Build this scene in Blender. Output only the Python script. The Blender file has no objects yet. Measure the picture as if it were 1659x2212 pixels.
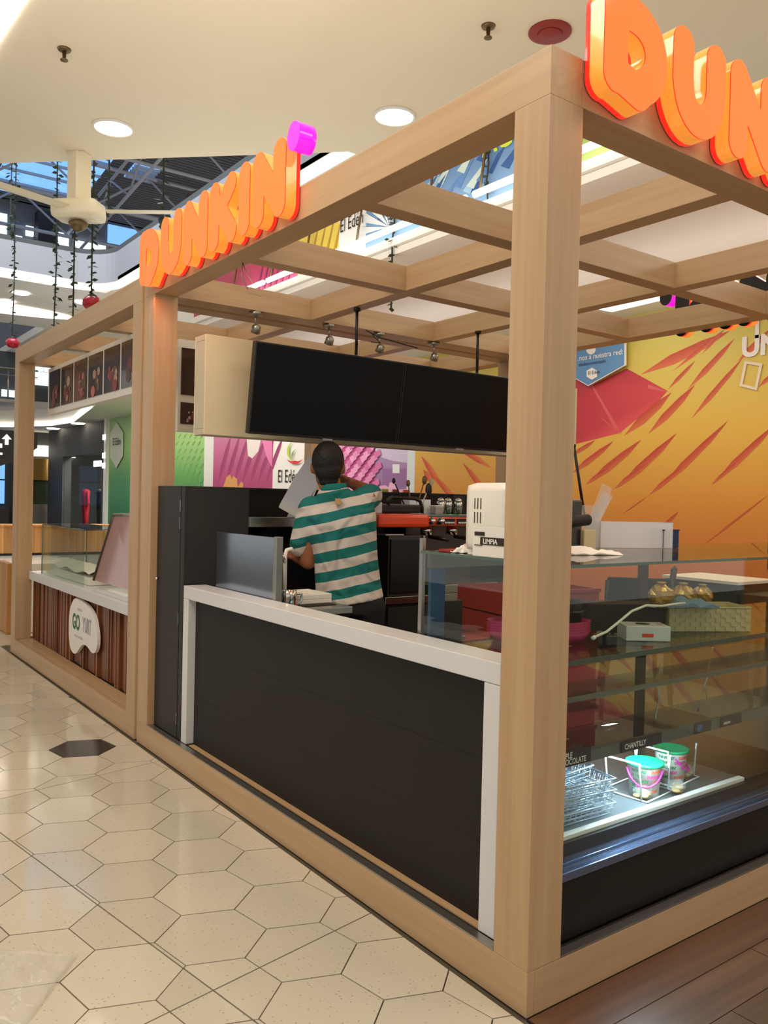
import bpy, bmesh, math, random
from mathutils import Vector, Matrix
random.seed(7)
S = bpy.context.scene
COL = S.collection
PI = math.pi
# ------------------------------------------------------------ camera, world, lights, exposure
F_PX = 1785.08
CAM = Vector((-1.637, -1.5269, 1.3877))
YAW, PITCH, ROLL = 0.93663, -0.01542, 0.02347
def cam_axes():
    cy, sy, cp, sp = math.cos(YAW), math.sin(YAW), math.cos(PITCH), math.sin(PITCH)
    f = Vector((cy*cp, sy*cp, sp)); r = Vector((sy, -cy, 0)); u = r.cross(f)
    c, s = math.cos(ROLL), math.sin(ROLL)
    return c*r + s*u, -s*r + c*u, f
RGT, UPV, FWD = cam_axes()
cd = bpy.data.cameras.new('camera'); co = bpy.data.objects.new('camera', cd); COL.objects.link(co)
cd.sensor_fit = 'HORIZONTAL'; cd.sensor_width = 36.0; cd.lens = F_PX/1659*36.0
cd.clip_start = 0.02; cd.clip_end = 300
m = Matrix((RGT, UPV, -FWD)).transposed().to_4x4(); m.translation = CAM
co.matrix_world = m; S.camera = co
S.view_settings.view_transform = 'Standard'; S.view_settings.look = 'None'
S.view_settings.exposure = 0.02; S.view_settings.gamma = 1.0; S.view_settings.use_curve_mapping = False

w = bpy.data.worlds.new('world'); S.world = w; w.use_nodes = True
bg = w.node_tree.nodes['Background']; bg.inputs[0].default_value = (1.0, 0.965, 0.92, 1); bg.inputs[1].default_value = 0.66

def area(name, loc, size, power, color=(1, .86, .68), rot=(0, 0, 0), sy=None, spread=None):
    d = bpy.data.lights.new(name, 'AREA'); d.energy = power; d.color = color; d.size = size
    if sy: d.shape = 'RECTANGLE'; d.size_y = sy
    if spread: d.spread = spread
    o = bpy.data.objects.new(name, d); COL.objects.link(o); o.location = loc; o.rotation_euler = rot
    return o
# added fill lamps without fixtures, daylight from the atrium roof, shop-front glow
area('hall_unseen_fill', (-1.7, 1.0, 4.2), 1.6, 78, (1, .9, .76))  # added unseen lamps, hung well below the ceiling so upper wood gets brighter
area('hall_unseen_fill', (1.3, -1.7, 4.2), 1.5, 42, (1, .88, .74))
area('atrium_daylight', (1.5, 16, 12.5), 7.0, 2000, (.72, .84, 1))
area('concourse_glow', (4.6, 1.8, 3.5), 1.4, 105, (1, .88, .74), (0, 0, 0), 9)
area('concourse_unseen_fill', (4.7, 4.5, 2.85), .5, 21, (1, .95, .92), (PI, 0, 0), 9)  # added lamp without a fixture, brightens the slab underside
area('hall_unseen_uplight', (-0.2, 3.0, 2.95), 4.6, 215, (1, .92, .82), (PI, 0, 0), 7)  # added upward fill, no fixture here, lifts the high ceiling
area('concourse_glow', (4.9, 15, 3.45), 1.4, 230, (1, .95, .86), (0, 0, 0), 12)

def at(u, v, x=None, y=None, z=None):
    """point of a known plane (x=, y= or z=) seen at photograph position u,v"""
    d = RGT*((u-829.5)/F_PX) + UPV*(-(v-1106)/F_PX) + FWD
    i, c = [(k, c) for k, c in enumerate((x, y, z)) if c is not None][0]
    return CAM + d*((c-CAM[i])/d[i])
# ------------------------------------------------------------ materials
def lin(c):
    return tuple(((v/255)/12.92 if v/255 <= .04045 else ((v/255+.055)/1.055)**2.4) for v in c)
MATS = {}
def mat(name, rgb=(200, 200, 200), rough=.5, metal=0, coat=0, emit=0, emit_rgb=None, trans=0, alpha=1, ior=1.45, noise=0, nscale=20, bump=0, spec=.5):
    if name in MATS: return MATS[name]
    m = bpy.data.materials.new(name); m.use_nodes = True; nt = m.node_tree; b = nt.nodes['Principled BSDF']
    c = (*lin(rgb), 1)
    b.inputs['Base Color'].default_value = c; b.inputs['Roughness'].default_value = rough
    b.inputs['Metallic'].default_value = metal; b.inputs['Coat Weight'].default_value = coat
    b.inputs['Coat Roughness'].default_value = .04; b.inputs['Specular IOR Level'].default_value = spec
    b.inputs['IOR'].default_value = ior; b.inputs['Transmission Weight'].default_value = trans; b.inputs['Alpha'].default_value = alpha
    if emit:
        b.inputs['Emission Color'].default_value = (*lin(emit_rgb or rgb), 1); b.inputs['Emission Strength'].default_value = emit
    if noise or bump:
        tc = nt.nodes.new('ShaderNodeTexCoord'); n = nt.nodes.new('ShaderNodeTexNoise'); n.inputs['Scale'].default_value = nscale; n.inputs['Detail'].default_value = 5
        nt.links.new(tc.outputs['Object'], n.inputs['Vector'])
        if noise:
            hv = nt.nodes.new('ShaderNodeHueSaturation'); hv.inputs['Color'].default_value = c
            mr = nt.nodes.new('ShaderNodeMapRange'); mr.inputs[3].default_value = 1-noise; mr.inputs[4].default_value = 1+noise
            nt.links.new(n.outputs['Fac'], mr.inputs[0]); nt.links.new(mr.outputs[0], hv.inputs['Value']); nt.links.new(hv.outputs[0], b.inputs['Base Color'])
        if bump:
            bp = nt.nodes.new('ShaderNodeBump'); bp.inputs['Strength'].default_value = bump; bp.inputs['Distance'].default_value = .005
            nt.links.new(n.outputs['Fac'], bp.inputs['Height']); nt.links.new(bp.outputs[0], b.inputs['Normal'])
    MATS[name] = m; return m
def wood(name, rgb_a, rgb_b, axis, rough=.42, dens=26, coat=.15, objvar=0):
    m = bpy.data.materials.new(name); m.use_nodes = True; nt = m.node_tree; b = nt.nodes['Principled BSDF']
    tc = nt.nodes.new('ShaderNodeTexCoord'); mp = nt.nodes.new('ShaderNodeMapping')
    sc = [dens, dens, dens]; sc['xyz'.index(axis)] = dens*.035; mp.inputs['Scale'].default_value = sc
    n = nt.nodes.new('ShaderNodeTexNoise'); n.inputs['Scale'].default_value = 1.0; n.inputs['Detail'].default_value = 6; n.inputs['Roughness'].default_value = .62
    n2 = nt.nodes.new('ShaderNodeTexNoise'); n2.inputs['Scale'].default_value = .16; n2.inputs['Detail'].default_value = 2
    ad = nt.nodes.new('ShaderNodeMath'); ad.operation = 'MULTIPLY_ADD'; ad.inputs[1].default_value = .65; ad.inputs[2].default_value = 0
    ad2 = nt.nodes.new('ShaderNodeMath'); ad2.operation = 'MULTIPLY_ADD'; ad2.inputs[1].default_value = .35
    cr = nt.nodes.new('ShaderNodeValToRGB'); cr.color_ramp.elements[0].position = .36; cr.color_ramp.elements[1].position = .66
    cr.color_ramp.elements[0].color = (*lin(rgb_b), 1); cr.color_ramp.elements[1].color = (*lin(rgb_a), 1)
    nt.links.new(tc.outputs['Object'], mp.inputs[0]); nt.links.new(mp.outputs[0], n.inputs['Vector']); nt.links.new(mp.outputs[0], n2.inputs['Vector'])
    nt.links.new(n.outputs['Fac'], ad.inputs[0]); nt.links.new(n2.outputs['Fac'], ad2.inputs[0]); nt.links.new(ad.outputs[0], ad2.inputs[2])
    nt.links.new(ad2.outputs[0], cr.inputs[0])
    src = cr.outputs[0]
    if objvar:
        oi = nt.nodes.new('ShaderNodeObjectInfo'); mr = nt.nodes.new('ShaderNodeMapRange'); mr.inputs[3].default_value = 1-objvar; mr.inputs[4].default_value = 1+objvar
        hv = nt.nodes.new('ShaderNodeHueSaturation'); nt.links.new(oi.outputs['Random'], mr.inputs[0]); nt.links.new(mr.outputs[0], hv.inputs['Value']); nt.links.new(src, hv.inputs['Color']); src = hv.outputs[0]
    nt.links.new(src, b.inputs['Base Color']); b.inputs['Roughness'].default_value = rough; b.inputs['Coat Weight'].default_value = coat; b.inputs['Coat Roughness'].default_value = .25
    MATS[name] = m; return m
OAK = {a: wood('oak_'+a, (200, 168, 130), (182, 148, 110), a) for a in 'xyz'}
SLAT = wood('walnut_slat', (142, 84, 48), (96, 52, 28), 'z', .4, 40, .2, .25)
BUTCHER = wood('butcher_block', (205, 150, 84), (160, 104, 50), 'z', .5, 18, .1, .15)
VINYL = wood('brown_vinyl', (112, 78, 56), (72, 46, 32), 'x', .35, 22, .2, .1)
def tile_mat():
    m = bpy.data.materials.new('terrazzo'); m.use_nodes = True; nt = m.node_tree; b = nt.nodes['Principled BSDF']
    tc = nt.nodes.new('ShaderNodeTexCoord'); oi = nt.nodes.new('ShaderNodeObjectInfo')
    v = nt.nodes.new('ShaderNodeTexVoronoi'); v.inputs['Scale'].default_value = 70
    nt.links.new(tc.outputs['Object'], v.inputs['Vector'])
    cr = nt.nodes.new('ShaderNodeValToRGB'); e = cr.color_ramp.elements; e[0].position = .0; e[0].color = (*lin((128, 116, 94)), 1); e[1].position = .24; e[1].color = (*lin((204, 197, 180)), 1)
    sp = nt.nodes.new('ShaderNodeSeparateColor'); nt.links.new(v.outputs['Color'], sp.inputs[0])
    gt = nt.nodes.new('ShaderNodeMath'); gt.operation = 'GREATER_THAN'; gt.inputs[1].default_value = .62; nt.links.new(sp.outputs[0], gt.inputs[0])
    mx = nt.nodes.new('ShaderNodeMix'); mx.data_type = 'RGBA'; mx.inputs[6].default_value = (*lin((204, 197, 180)), 1)
    nt.links.new(v.outputs['Distance'], cr.inputs[0]); nt.links.new(gt.outputs[0], mx.inputs[0]); nt.links.new(cr.outputs[0], mx.inputs[7])
    n = nt.nodes.new('ShaderNodeTexNoise'); n.inputs['Scale'].default_value = 3.5; n.inputs['Detail'].default_value = 4; nt.links.new(tc.outputs['Object'], n.inputs['Vector'])
    ad = nt.nodes.new('ShaderNodeMath'); ad.operation = 'ADD'; nt.links.new(n.outputs['Fac'], ad.inputs[0]); nt.links.new(oi.outputs['Random'], ad.inputs[1])
    mr = nt.nodes.new('ShaderNodeMapRange'); mr.inputs[1].default_value = .2; mr.inputs[2].default_value = 1.7; mr.inputs[3].default_value = .88; mr.inputs[4].default_value = 1.07
    nt.links.new(ad.outputs[0], mr.inputs[0]); hv = nt.nodes.new('ShaderNodeHueSaturation'); nt.links.new(mr.outputs[0], hv.inputs['Value']); nt.links.new(mx.outputs[2], hv.inputs['Color'])
    nt.links.new(hv.outputs[0], b.inputs['Base Color']); b.inputs['Roughness'].default_value = .10; b.inputs['Specular IOR Level'].default_value = .5
    MATS['terrazzo'] = m; return m
TILE = tile_mat()
M = lambda n: MATS[n]
mat('black_tile', (62, 56, 54), .14, noise=.1); mat('grout', (84, 76, 62), .8)
mat('ceiling_paint', (242, 228, 202), .85, noise=.02, nscale=2); mat('white_paint', (240, 236, 228), .75); mat('grey_paint', (150, 146, 146), .7)
mat('white_solid', (218, 219, 221), .3, coat=.2, noise=.012, nscale=6); mat('black_laminate', (36, 33, 30), .5, noise=.12, nscale=5, spec=.25); mat('dark_laminate', (46, 44, 42), .45, noise=.08, nscale=4, spec=.3)
mat('aluminium', (165, 162, 155), .32, .9); mat('dark_gap', (30, 28, 26), .8); mat('steel', (178, 176, 170), .24, 1, noise=.05, nscale=8); mat('chrome', (215, 215, 215), .08, 1); mat('bright_wire', (206, 218, 230), .35, .5)
mat('black_plastic', (22, 21, 20), .35); mat('screen', (6, 6, 6), .3, spec=.2); mat('cream_board', (216, 206, 170), .6); mat('board_edge', (190, 180, 158), .6)
mat('white_plastic', (236, 232, 222), .35, coat=.1); mat('paper', (236, 232, 226), .8); mat('black_rubber', (18, 18, 18), .6)
mat('downlight', (255, 246, 224), .5, emit=9); mat('cove', (255, 247, 228), .5, emit=2.6); mat('tube_light', (255, 253, 244), .5, emit=4); mat('day_glass', (120, 175, 240), .3, emit=1.15); mat('day_white', (215, 240, 255), .3, emit=1.5)
mat('cool_led', (190, 225, 255), .4, emit=9); mat('glass', (235, 246, 240), .0, trans=1, ior=1.04, spec=.5); mat('roof_deck', (112, 110, 112), .7, noise=.15, nscale=1.2); mat('roof_steel', (170, 168, 172), .6); mat('roof_brown', (104, 84, 76), .7)
mat('cream_metal', (240, 228, 200), .35); mat('vine_leaf', (52, 66, 44), .6); mat('vine_stem', (52, 54, 38), .8); mat('lantern_red', (168, 26, 44), .3)
mat('orange_enamel', (226, 72, 22), .3, coat=.3); mat('skin', (150, 92, 62), .5, noise=.05, nscale=9); mat('hair', (20, 16, 14), .55, bump=.8, nscale=120); mat('trousers', (22, 22, 24), .8)
mat('magenta_plastic', (176, 30, 92), .35); mat('red_plastic', (150, 44, 34), .4); mat('blue_panel', (50, 96, 146), .45); mat('navy_card', (30, 44, 84), .6)
mat('green_lid', (22, 158, 98), .35); mat('pink_handle', (226, 40, 170), .35); mat('cookie', (186, 150, 96), .8, bump=.6, nscale=40); mat('gold_wrap', (196, 156, 84), .2, .6, bump=.5, nscale=30)
mat('wicker', (206, 190, 148), .7, noise=.1, nscale=30); mat('mask_blue', (122, 142, 168), .8); mat('dark_card', (44, 34, 32), .6); mat('case_grey', (108, 112, 104), .3, .5); mat('deck_steel', (120, 124, 128), .28, .6)
mat('letter_face', (255, 120, 58), .08, coat=.6, emit=.6, emit_rgb=(255, 128, 56)); mat('letter_side', (255, 150, 60), .15, coat=.6, emit=.62, emit_rgb=(255, 160, 60)); mat('letter_rim', (255, 40, 20), .2, coat=.4, emit=.85, emit_rgb=(255, 44, 30))
mat('letter_back', (24, 20, 20), .4); mat('apo_face', (226, 60, 214), .12, coat=.6, emit=.55, emit_rgb=(222, 60, 214)); mat('apo_side', (236, 20, 226), .15, coat=.6, emit=.8, emit_rgb=(238, 16, 228))
mat('red_disc', (150, 48, 40), .5); mat('brass', (120, 100, 70), .4, .7); mat('dark_facade', (70, 68, 66), .6, noise=.05, nscale=.6); mat('dark_wall', (72, 73, 70), .8); mat('shop_grey', (158, 152, 140), .8)
mat('lit_sign', (250, 250, 250), .5, emit=1.2); mat('poster_brown', (62, 40, 36), .15, coat=.5, noise=.35, nscale=5)
def clear_mat(name, rgb, alpha, rough=.15, coat=.5):
    m = mat(name, rgb, rough, coat=coat, alpha=alpha); return m
clear_mat('clear_bag', (226, 226, 222), .2, .08); clear_mat('acrylic', (236, 236, 238), .62); clear_mat('frosted', (236, 240, 244), .9, .3); clear_mat('jar_glass', (200, 205, 198), .45, .05)
# vertex-coloured flat print
pm = bpy.data.materials.new('print'); pm.use_nodes = True
_b = pm.node_tree.nodes['Principled BSDF']; _a = pm.node_tree.nodes.new('ShaderNodeAttribute'); _a.attribute_name = 'Col'
pm.node_tree.links.new(_a.outputs['Color'], _b.inputs['Base Color']); _b.inputs['Roughness'].default_value = .5; MATS['print'] = pm
# ------------------------------------------------------------ mesh helpers
def finish(name, bm, m, parent=None, smooth=False, loc=None):
    me = bpy.data.meshes.new(name); bm.normal_update(); bm.to_mesh(me); bm.free()
    for k in (m if isinstance(m, (list, tuple)) else [m]): me.materials.append(MATS[k] if isinstance(k, str) else k)
    if smooth:
        for p in me.polygons: p.use_smooth = True
    o = bpy.data.objects.new(name, me); COL.objects.link(o)
    if parent is not None: o.parent = parent
    if loc is not None: o.location = loc
    return o
def box(bm, x0, x1, y0, y1, z0, z1, mi=0, bev=0):
    vs = [bm.verts.new((x, y, z)) for x in (x0, x1) for y in (y0, y1) for z in (z0, z1)]
    fs = [(0, 1, 3, 2), (4, 6, 7, 5), (0, 4, 5, 1), (2, 3, 7, 6), (0, 2, 6, 4), (1, 5, 7, 3)]
    out = [bm.faces.new([vs[i] for i in f]) for f in fs]
    for f in out: f.material_index = mi
    if bev:
        es = list({e for f in out for e in f.edges})
        bmesh.ops.bevel(bm, geom=es, offset=bev, segments=2, affect='EDGES', profile=.6)
    return vs
def B(name, x0, x1, y0, y1, z0, z1, m, parent=None, bev=.003):
    bm = bmesh.new(); x0, x1 = sorted((x0, x1)); y0, y1 = sorted((y0, y1)); z0, z1 = sorted((z0, z1)); box(bm, x0, x1, y0, y1, z0, z1, 0, bev); 
    bmesh.ops.recalc_face_normals(bm, faces=bm.faces)
    return finish(name, bm, m, parent)
def tube(bm, pts, r, n=8, cap=True, mi=0):
    pts = [Vector(p) for p in pts]; rs = r if isinstance(r, (list, tuple)) else [r]*len(pts)
    rings = []; ref = None
    for i, p in enumerate(pts):
        d = (pts[min(i+1, len(pts)-1)]-pts[max(i-1, 0)]).normalized()
        if ref is None: ref = d.orthogonal().normalized()
        a = (ref - d*ref.dot(d))
        a = a.normalized() if a.length > 1e-5 else d.orthogonal().normalized()
        ref = a; b = d.cross(a)
        rings.append([bm.verts.new(p+(a*math.cos(2*PI*k/n)+b*math.sin(2*PI*k/n))*rs[i]) for k in range(n)])
    for i in range(len(rings)-1):
        for k in range(n):
            f = bm.faces.new((rings[i][k], rings[i][(k+1) % n], rings[i+1][(k+1) % n], rings[i+1][k])); f.material_index = mi
    if cap:
        bm.faces.new(rings[0][::-1]).material_index = mi; bm.faces.new(rings[-1]).material_index = mi
def T(name, pts, r, m, parent=None, n=8):
    bm = bmesh.new(); tube(bm, pts, r, n); return finish(name, bm, m, parent, True)
def lathe(bm, prof, c=(0, 0, 0), n=20, mi=0):
    c = Vector(c); rings = []
    for r, z in prof: rings.append([bm.verts.new(c+Vector((max(r, 1e-4)*math.cos(2*PI*k/n), max(r, 1e-4)*math.sin(2*PI*k/n), z))) for k in range(n)])
    for i in range(len(rings)-1):
        for k in range(n):
            f = bm.faces.new((rings[i][k], rings[i][(k+1) % n], rings[i+1][(k+1) % n], rings[i+1][k])); f.material_index = mi
    bm.faces.new(rings[0][::-1]).material_index = mi; bm.faces.new(rings[-1]).material_index = mi
def LA(name, prof, m, parent=None, c=(0, 0, 0), n=20, smooth=True):
    bm = bmesh.new(); lathe(bm, prof, c, n); return finish(name, bm, m, parent, smooth)
def prism(bm, pts, h, mi=0):
    """closed polygon pts (3D list) extruded by vector h"""
    h = Vector(h); a = [bm.verts.new(p) for p in pts]; b = [bm.verts.new(Vector(p)+h) for p in pts]; n = len(pts)
    bm.faces.new(a[::-1]).material_index = mi; bm.faces.new(b).material_index = mi
    for k in range(n): bm.faces.new((a[k], a[(k+1) % n], b[(k+1) % n], b[k])).material_index = mi
def P(name, pts, h, m, parent=None):
    bm = bmesh.new(); prism(bm, pts, h); bmesh.ops.recalc_face_normals(bm, faces=bm.faces); return finish(name, bm, m, parent)
def thing(name, label, cat, loc=(0, 0, 0), group=None, rz=0):
    o = bpy.data.objects.new(name, None); COL.objects.link(o); o.location = loc; o.rotation_euler = (0, 0, rz); o.empty_display_size = .05
    o['label'] = label; o['category'] = cat
    if group: o['group'] = group
    return o
def tag(o, label, cat, group=None, kind=None):
    o['label'] = label; o['category'] = cat
    if group: o['group'] = group
    if kind: o['kind'] = kind
    return o
def struct(o, label=None):
    o['kind'] = 'structure'
    if label: o['label'] = label
    return o
def stuff(o): o['kind'] = 'stuff'; return o
def dup(root, loc=None, label=None, rz=None):
    r = root.copy(); COL.objects.link(r)
    if loc is not None: r.location = loc
    if label: r['label'] = label
    if rz is not None: r.rotation_euler[2] = rz
    for ch in list(root.children):
        c = ch.copy(); COL.objects.link(c); c.parent = r
        for g in list(ch.children):
            d = g.copy(); COL.objects.link(d); d.parent = c
    return r
def text_mesh(body, size, bold=0, ext=0, align='LEFT'):
    c = bpy.data.curves.new('txt', 'FONT'); c.body = body; c.size = size; c.offset = bold; c.extrude = ext; c.align_x = align; c.resolution_u = 3
    o = bpy.data.objects.new('txt', c); COL.objects.link(o)
    dg = bpy.context.evaluated_depsgraph_get(); me = bpy.data.meshes.new_from_object(o.evaluated_get(dg))
    bpy.data.objects.remove(o); bpy.data.curves.remove(c); return me
def text(name, body, size, origin, ux, uy, m, parent=None, bold=0, align='LEFT', warp=None, sx=1):
    me = text_mesh(body, size, bold, 0, align); ux = Vector(ux).normalized(); uy = Vector(uy).normalized(); origin = Vector(origin)
    for v in me.vertices: v.co = warp(v.co.x*sx, v.co.y) if warp else origin+ux*v.co.x*sx+uy*v.co.y
    me.materials.clear(); me.materials.append(MATS[m]); me.name = name
    o = bpy.data.objects.new(name, me); COL.objects.link(o)
    if parent is not None: o.parent = parent
    return o
def print_sheet(name, polys, normal, parent=None, step=.002):
    """flat print: polys = [(list of 3D points, rgb or [rgb per point])], each drawn a hair above the last"""
    bm = bmesh.new(); cl = bm.loops.layers.float_color.new('Col'); nrm = Vector(normal)
    for i, (pts, c) in enumerate(polys):
        off = nrm*step*(i if i < 12 else 12+(i-12)*.1)
        f = bm.faces.new([bm.verts.new(Vector(p)+off) for p in pts])
        for k, l in enumerate(f.loops):
            cc = c[k] if isinstance(c[0], (tuple, list)) else c
            l[cl] = (*lin(cc), 1)
    return finish(name, bm, 'print', parent)
def fuse(name, bm, voxel, m, parent=None, sm=4, adapt=0):
    o = finish(name, bm, m, None)
    r = o.modifiers.new('r', 'REMESH'); r.mode = 'VOXEL'; r.voxel_size = voxel
    s = o.modifiers.new('s', 'SMOOTH'); s.iterations = sm; s.factor = .5
    dg = bpy.context.evaluated_depsgraph_get(); me = bpy.data.meshes.new_from_object(o.evaluated_get(dg))
    o.modifiers.clear(); old = o.data; o.data = me; bpy.data.meshes.remove(old)
    for p in me.polygons: p.use_smooth = True
    if parent is not None: o.parent = parent
    return o
def capsule(bm, a, b, ra, rb, n=12):
    a, b = Vector(a), Vector(b); d = (b-a).normalized(); pts, rs = [], []
    for t in (-.98, -.8, -.5): pts.append(a+d*ra*t); rs.append(ra*math.sqrt(1-t*t))
    pts += [a, b]; rs += [ra, rb]
    for t in (.5, .8, .98): pts.append(b+d*rb*t); rs.append(rb*math.sqrt(1-t*t))
    tube(bm, pts, rs, n)
def ellipsoid(bm, c, r, rot=None, n=16):
    mtx = Matrix.Translation(c) @ (rot.to_4x4() if rot else Matrix.Identity(4)) @ Matrix.Diagonal((*r, 1))
    bmesh.ops.create_uvsphere(bm, u_segments=n, v_segments=n//2+2, radius=1, matrix=mtx)
def pane_glass(name, tint, refl=1.45):
    m = bpy.data.materials.new(name); m.use_nodes = True; nt = m.node_tree; nt.nodes.clear()
    o = nt.nodes.new('ShaderNodeOutputMaterial'); mx = nt.nodes.new('ShaderNodeMixShader'); t = nt.nodes.new('ShaderNodeBsdfTransparent'); g = nt.nodes.new('ShaderNodeBsdfGlossy'); fr = nt.nodes.new('ShaderNodeFresnel')
    t.inputs[0].default_value = (*tint, 1); g.inputs['Roughness'].default_value = .01; fr.inputs[0].default_value = refl
    ge = nt.nodes.new('ShaderNodeNewGeometry'); io = nt.nodes.new('ShaderNodeMapRange'); io.inputs[3].default_value = refl; io.inputs[4].default_value = 1/refl
    nt.links.new(ge.outputs['Backfacing'], io.inputs[0]); nt.links.new(io.outputs[0], fr.inputs[0])
    nt.links.new(fr.outputs[0], mx.inputs[0]); nt.links.new(t.outputs[0], mx.inputs[1]); nt.links.new(g.outputs[0], mx.inputs[2]); nt.links.new(mx.outputs[0], o.inputs[0])
    MATS[name] = m
pane_glass('glass', (.93, .97, .93)); pane_glass('shelf_glass', (.76, .81, .74), 1.32); pane_glass('tinted_shelf', (.60, .64, .58), 1.16); pane_glass('shop_pane', (.9, .92, .92), 1.03); mat('glass_edge', (70, 96, 80), .15, coat=.5)
# ============================================================ FLOOR
floor = struct(B('floor', -7, 12, -6, 42, -.08, -.006, 'grout', bev=0), 'cream terrazzo hall floor of hexagon tiles with thin grey joints')
def clip(poly, n, c):
    out = []
    for i in range(len(poly)):
        a, b = poly[i], poly[(i+1) % len(poly)]; da = a[0]*n[0]+a[1]*n[1]-c; db = b[0]*n[0]+b[1]*n[1]-c
        if da >= 0: out.append(a)
        if (da >= 0) != (db >= 0):
            t = da/(da-db); out.append((a[0]+(b[0]-a[0])*t, a[1]+(b[1]-a[1])*t))
    return out
JN = (.9852, .1712)         # joint family 1: lines of constant JN.p ; family 2 perpendicular
J2 = (-.1712, .9852)
def cells(poly):
    res = []
    s1 = [p[0]*JN[0]+p[1]*JN[1] for p in poly]; s2 = [p[0]*J2[0]+p[1]*J2[1] for p in poly]
    P1, O1, P2, O2 = 1.85, -.527, 1.87, .688
    for i in range(math.floor((min(s1)-O1)/P1), math.floor((max(s1)-O1)/P1)+1):
        for j in range(math.floor((min(s2)-O2)/P2), math.floor((max(s2)-O2)/P2)+1):
            q = clip(poly, JN, O1+i*P1+.0022); q = clip(q, (-JN[0], -JN[1]), -(O1+(i+1)*P1-.0022)) if len(q) > 2 else q
            q = clip(q, J2, O2+j*P2+.0022) if len(q) > 2 else q; q = clip(q, (-J2[0], -J2[1]), -(O2+(j+1)*P2-.0022)) if len(q) > 2 else q
            if len(q) > 2:
                ar = abs(sum(q[k][0]*q[(k+1) % len(q)][1]-q[(k+1) % len(q)][0]*q[k][1] for k in range(len(q))))/2
                if ar > .0006: res.append(q)
    return res
def inview(x, y):
    d = Vector((x, y, 0))-CAM; q = d.dot(FWD)
    if q < .3: return False
    u = 829.5+F_PX*d.dot(RGT)/q; v = 1106-F_PX*d.dot(UPV)/q
    return -60 < u < 1250 and v < 2290
tiles = []
c0 = (-.505, 1.655); A1 = (.193, -.231); A2 = (.2964, .0523)
for n in range(-130, 40):
    for k in range(-60, 130):
        cx = c0[0]+n*A1[0]+k*A2[0]; cy = c0[1]+n*A1[1]+k*A2[1]
        if not (-4.2 < cx < 3.2 and -3.2 < cy < 19): continue
        if cx > .19 and cy < 6.35: continue
        if cy > 8 and not (-2 < cx < 3.2): continue
        if cx < -2.2 and cy > 9: continue
        hexa = [(cx+.1722*math.cos(math.radians(40+60*j)), cy+.1722*math.sin(math.radians(40+60*j))) for j in range(6)]
        if cy < 6.35: hexa = clip(hexa, (-1, 0), 0.02)
        if len(hexa) < 3: continue
        for q in cells(hexa): tiles.append((q, (n, k) == (-5, 4), (cx, cy)))
vis = [t for t in tiles if inview(*t[2])]; vis.sort(key=lambda t: (t[2][0]-CAM.x)**2+(t[2][1]-CAM.y)**2)
near = vis[:296]; nid = {id(t) for t in near}
def tile_bm(bm, q, c):
    top = [bm.verts.new((c[0]+(p[0]-c[0])*.994-0, c[1]+(p[1]-c[1])*.994, 0)) for p in q]; bot = [bm.verts.new((v.co.x, v.co.y, -.006)) for v in top]
    bm.faces.new(top); n = len(q)
    for k in range(n): bm.faces.new((top[k], bot[k], bot[(k+1) % n], top[(k+1) % n]))
for q, blk, c in near:
    bm = bmesh.new(); g = (sum(p[0] for p in q)/len(q), sum(p[1] for p in q)/len(q)); tile_bm(bm, q, g)
    o = finish('floor_tile', bm, 'black_tile' if blk else 'terrazzo', floor)
    if blk: o['label'] = 'dark brown hexagon tile'
bm = bmesh.new()
for t in tiles:
    if id(t) in nid: continue
    q = t[0]; tile_bm(bm, q, (sum(p[0] for p in q)/len(q), sum(p[1] for p in q)/len(q)))
stuff(finish('far_floor_tiles', bm, 'terrazzo', floor))
# timber-look floor to the right of the kiosk corner
vf = struct(B('floor', .0, 7, -4, -.001, -.006, -.002, 'dark_gap', bev=0), 'dark brown wood-look floor to the right of the kiosk corner')
yy = -.004; r = 0
while yy > -2.2:
    x = 0.0 - (r % 3)*.35
    while x < 5.2:
        x0, x1 = max(x, 0.004), x+1.2
        if x1 > .05: B('floor_plank', x0, x1-.003, yy-.143, yy, -.002, .0005, 'brown_vinyl', vf, 0)
        x += 1.2
    yy -= .146; r += 1
struct(B('floor', .12, 2.8, .12, 6, -.005, .002, 'shop_grey', bev=0), 'plain beige floor inside the kiosks')
struct(B('floor', 2.95, 6.4, -3, 8, -.005, .001, 'shop_grey', bev=0), 'beige concourse floor behind the kiosk')
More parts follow.
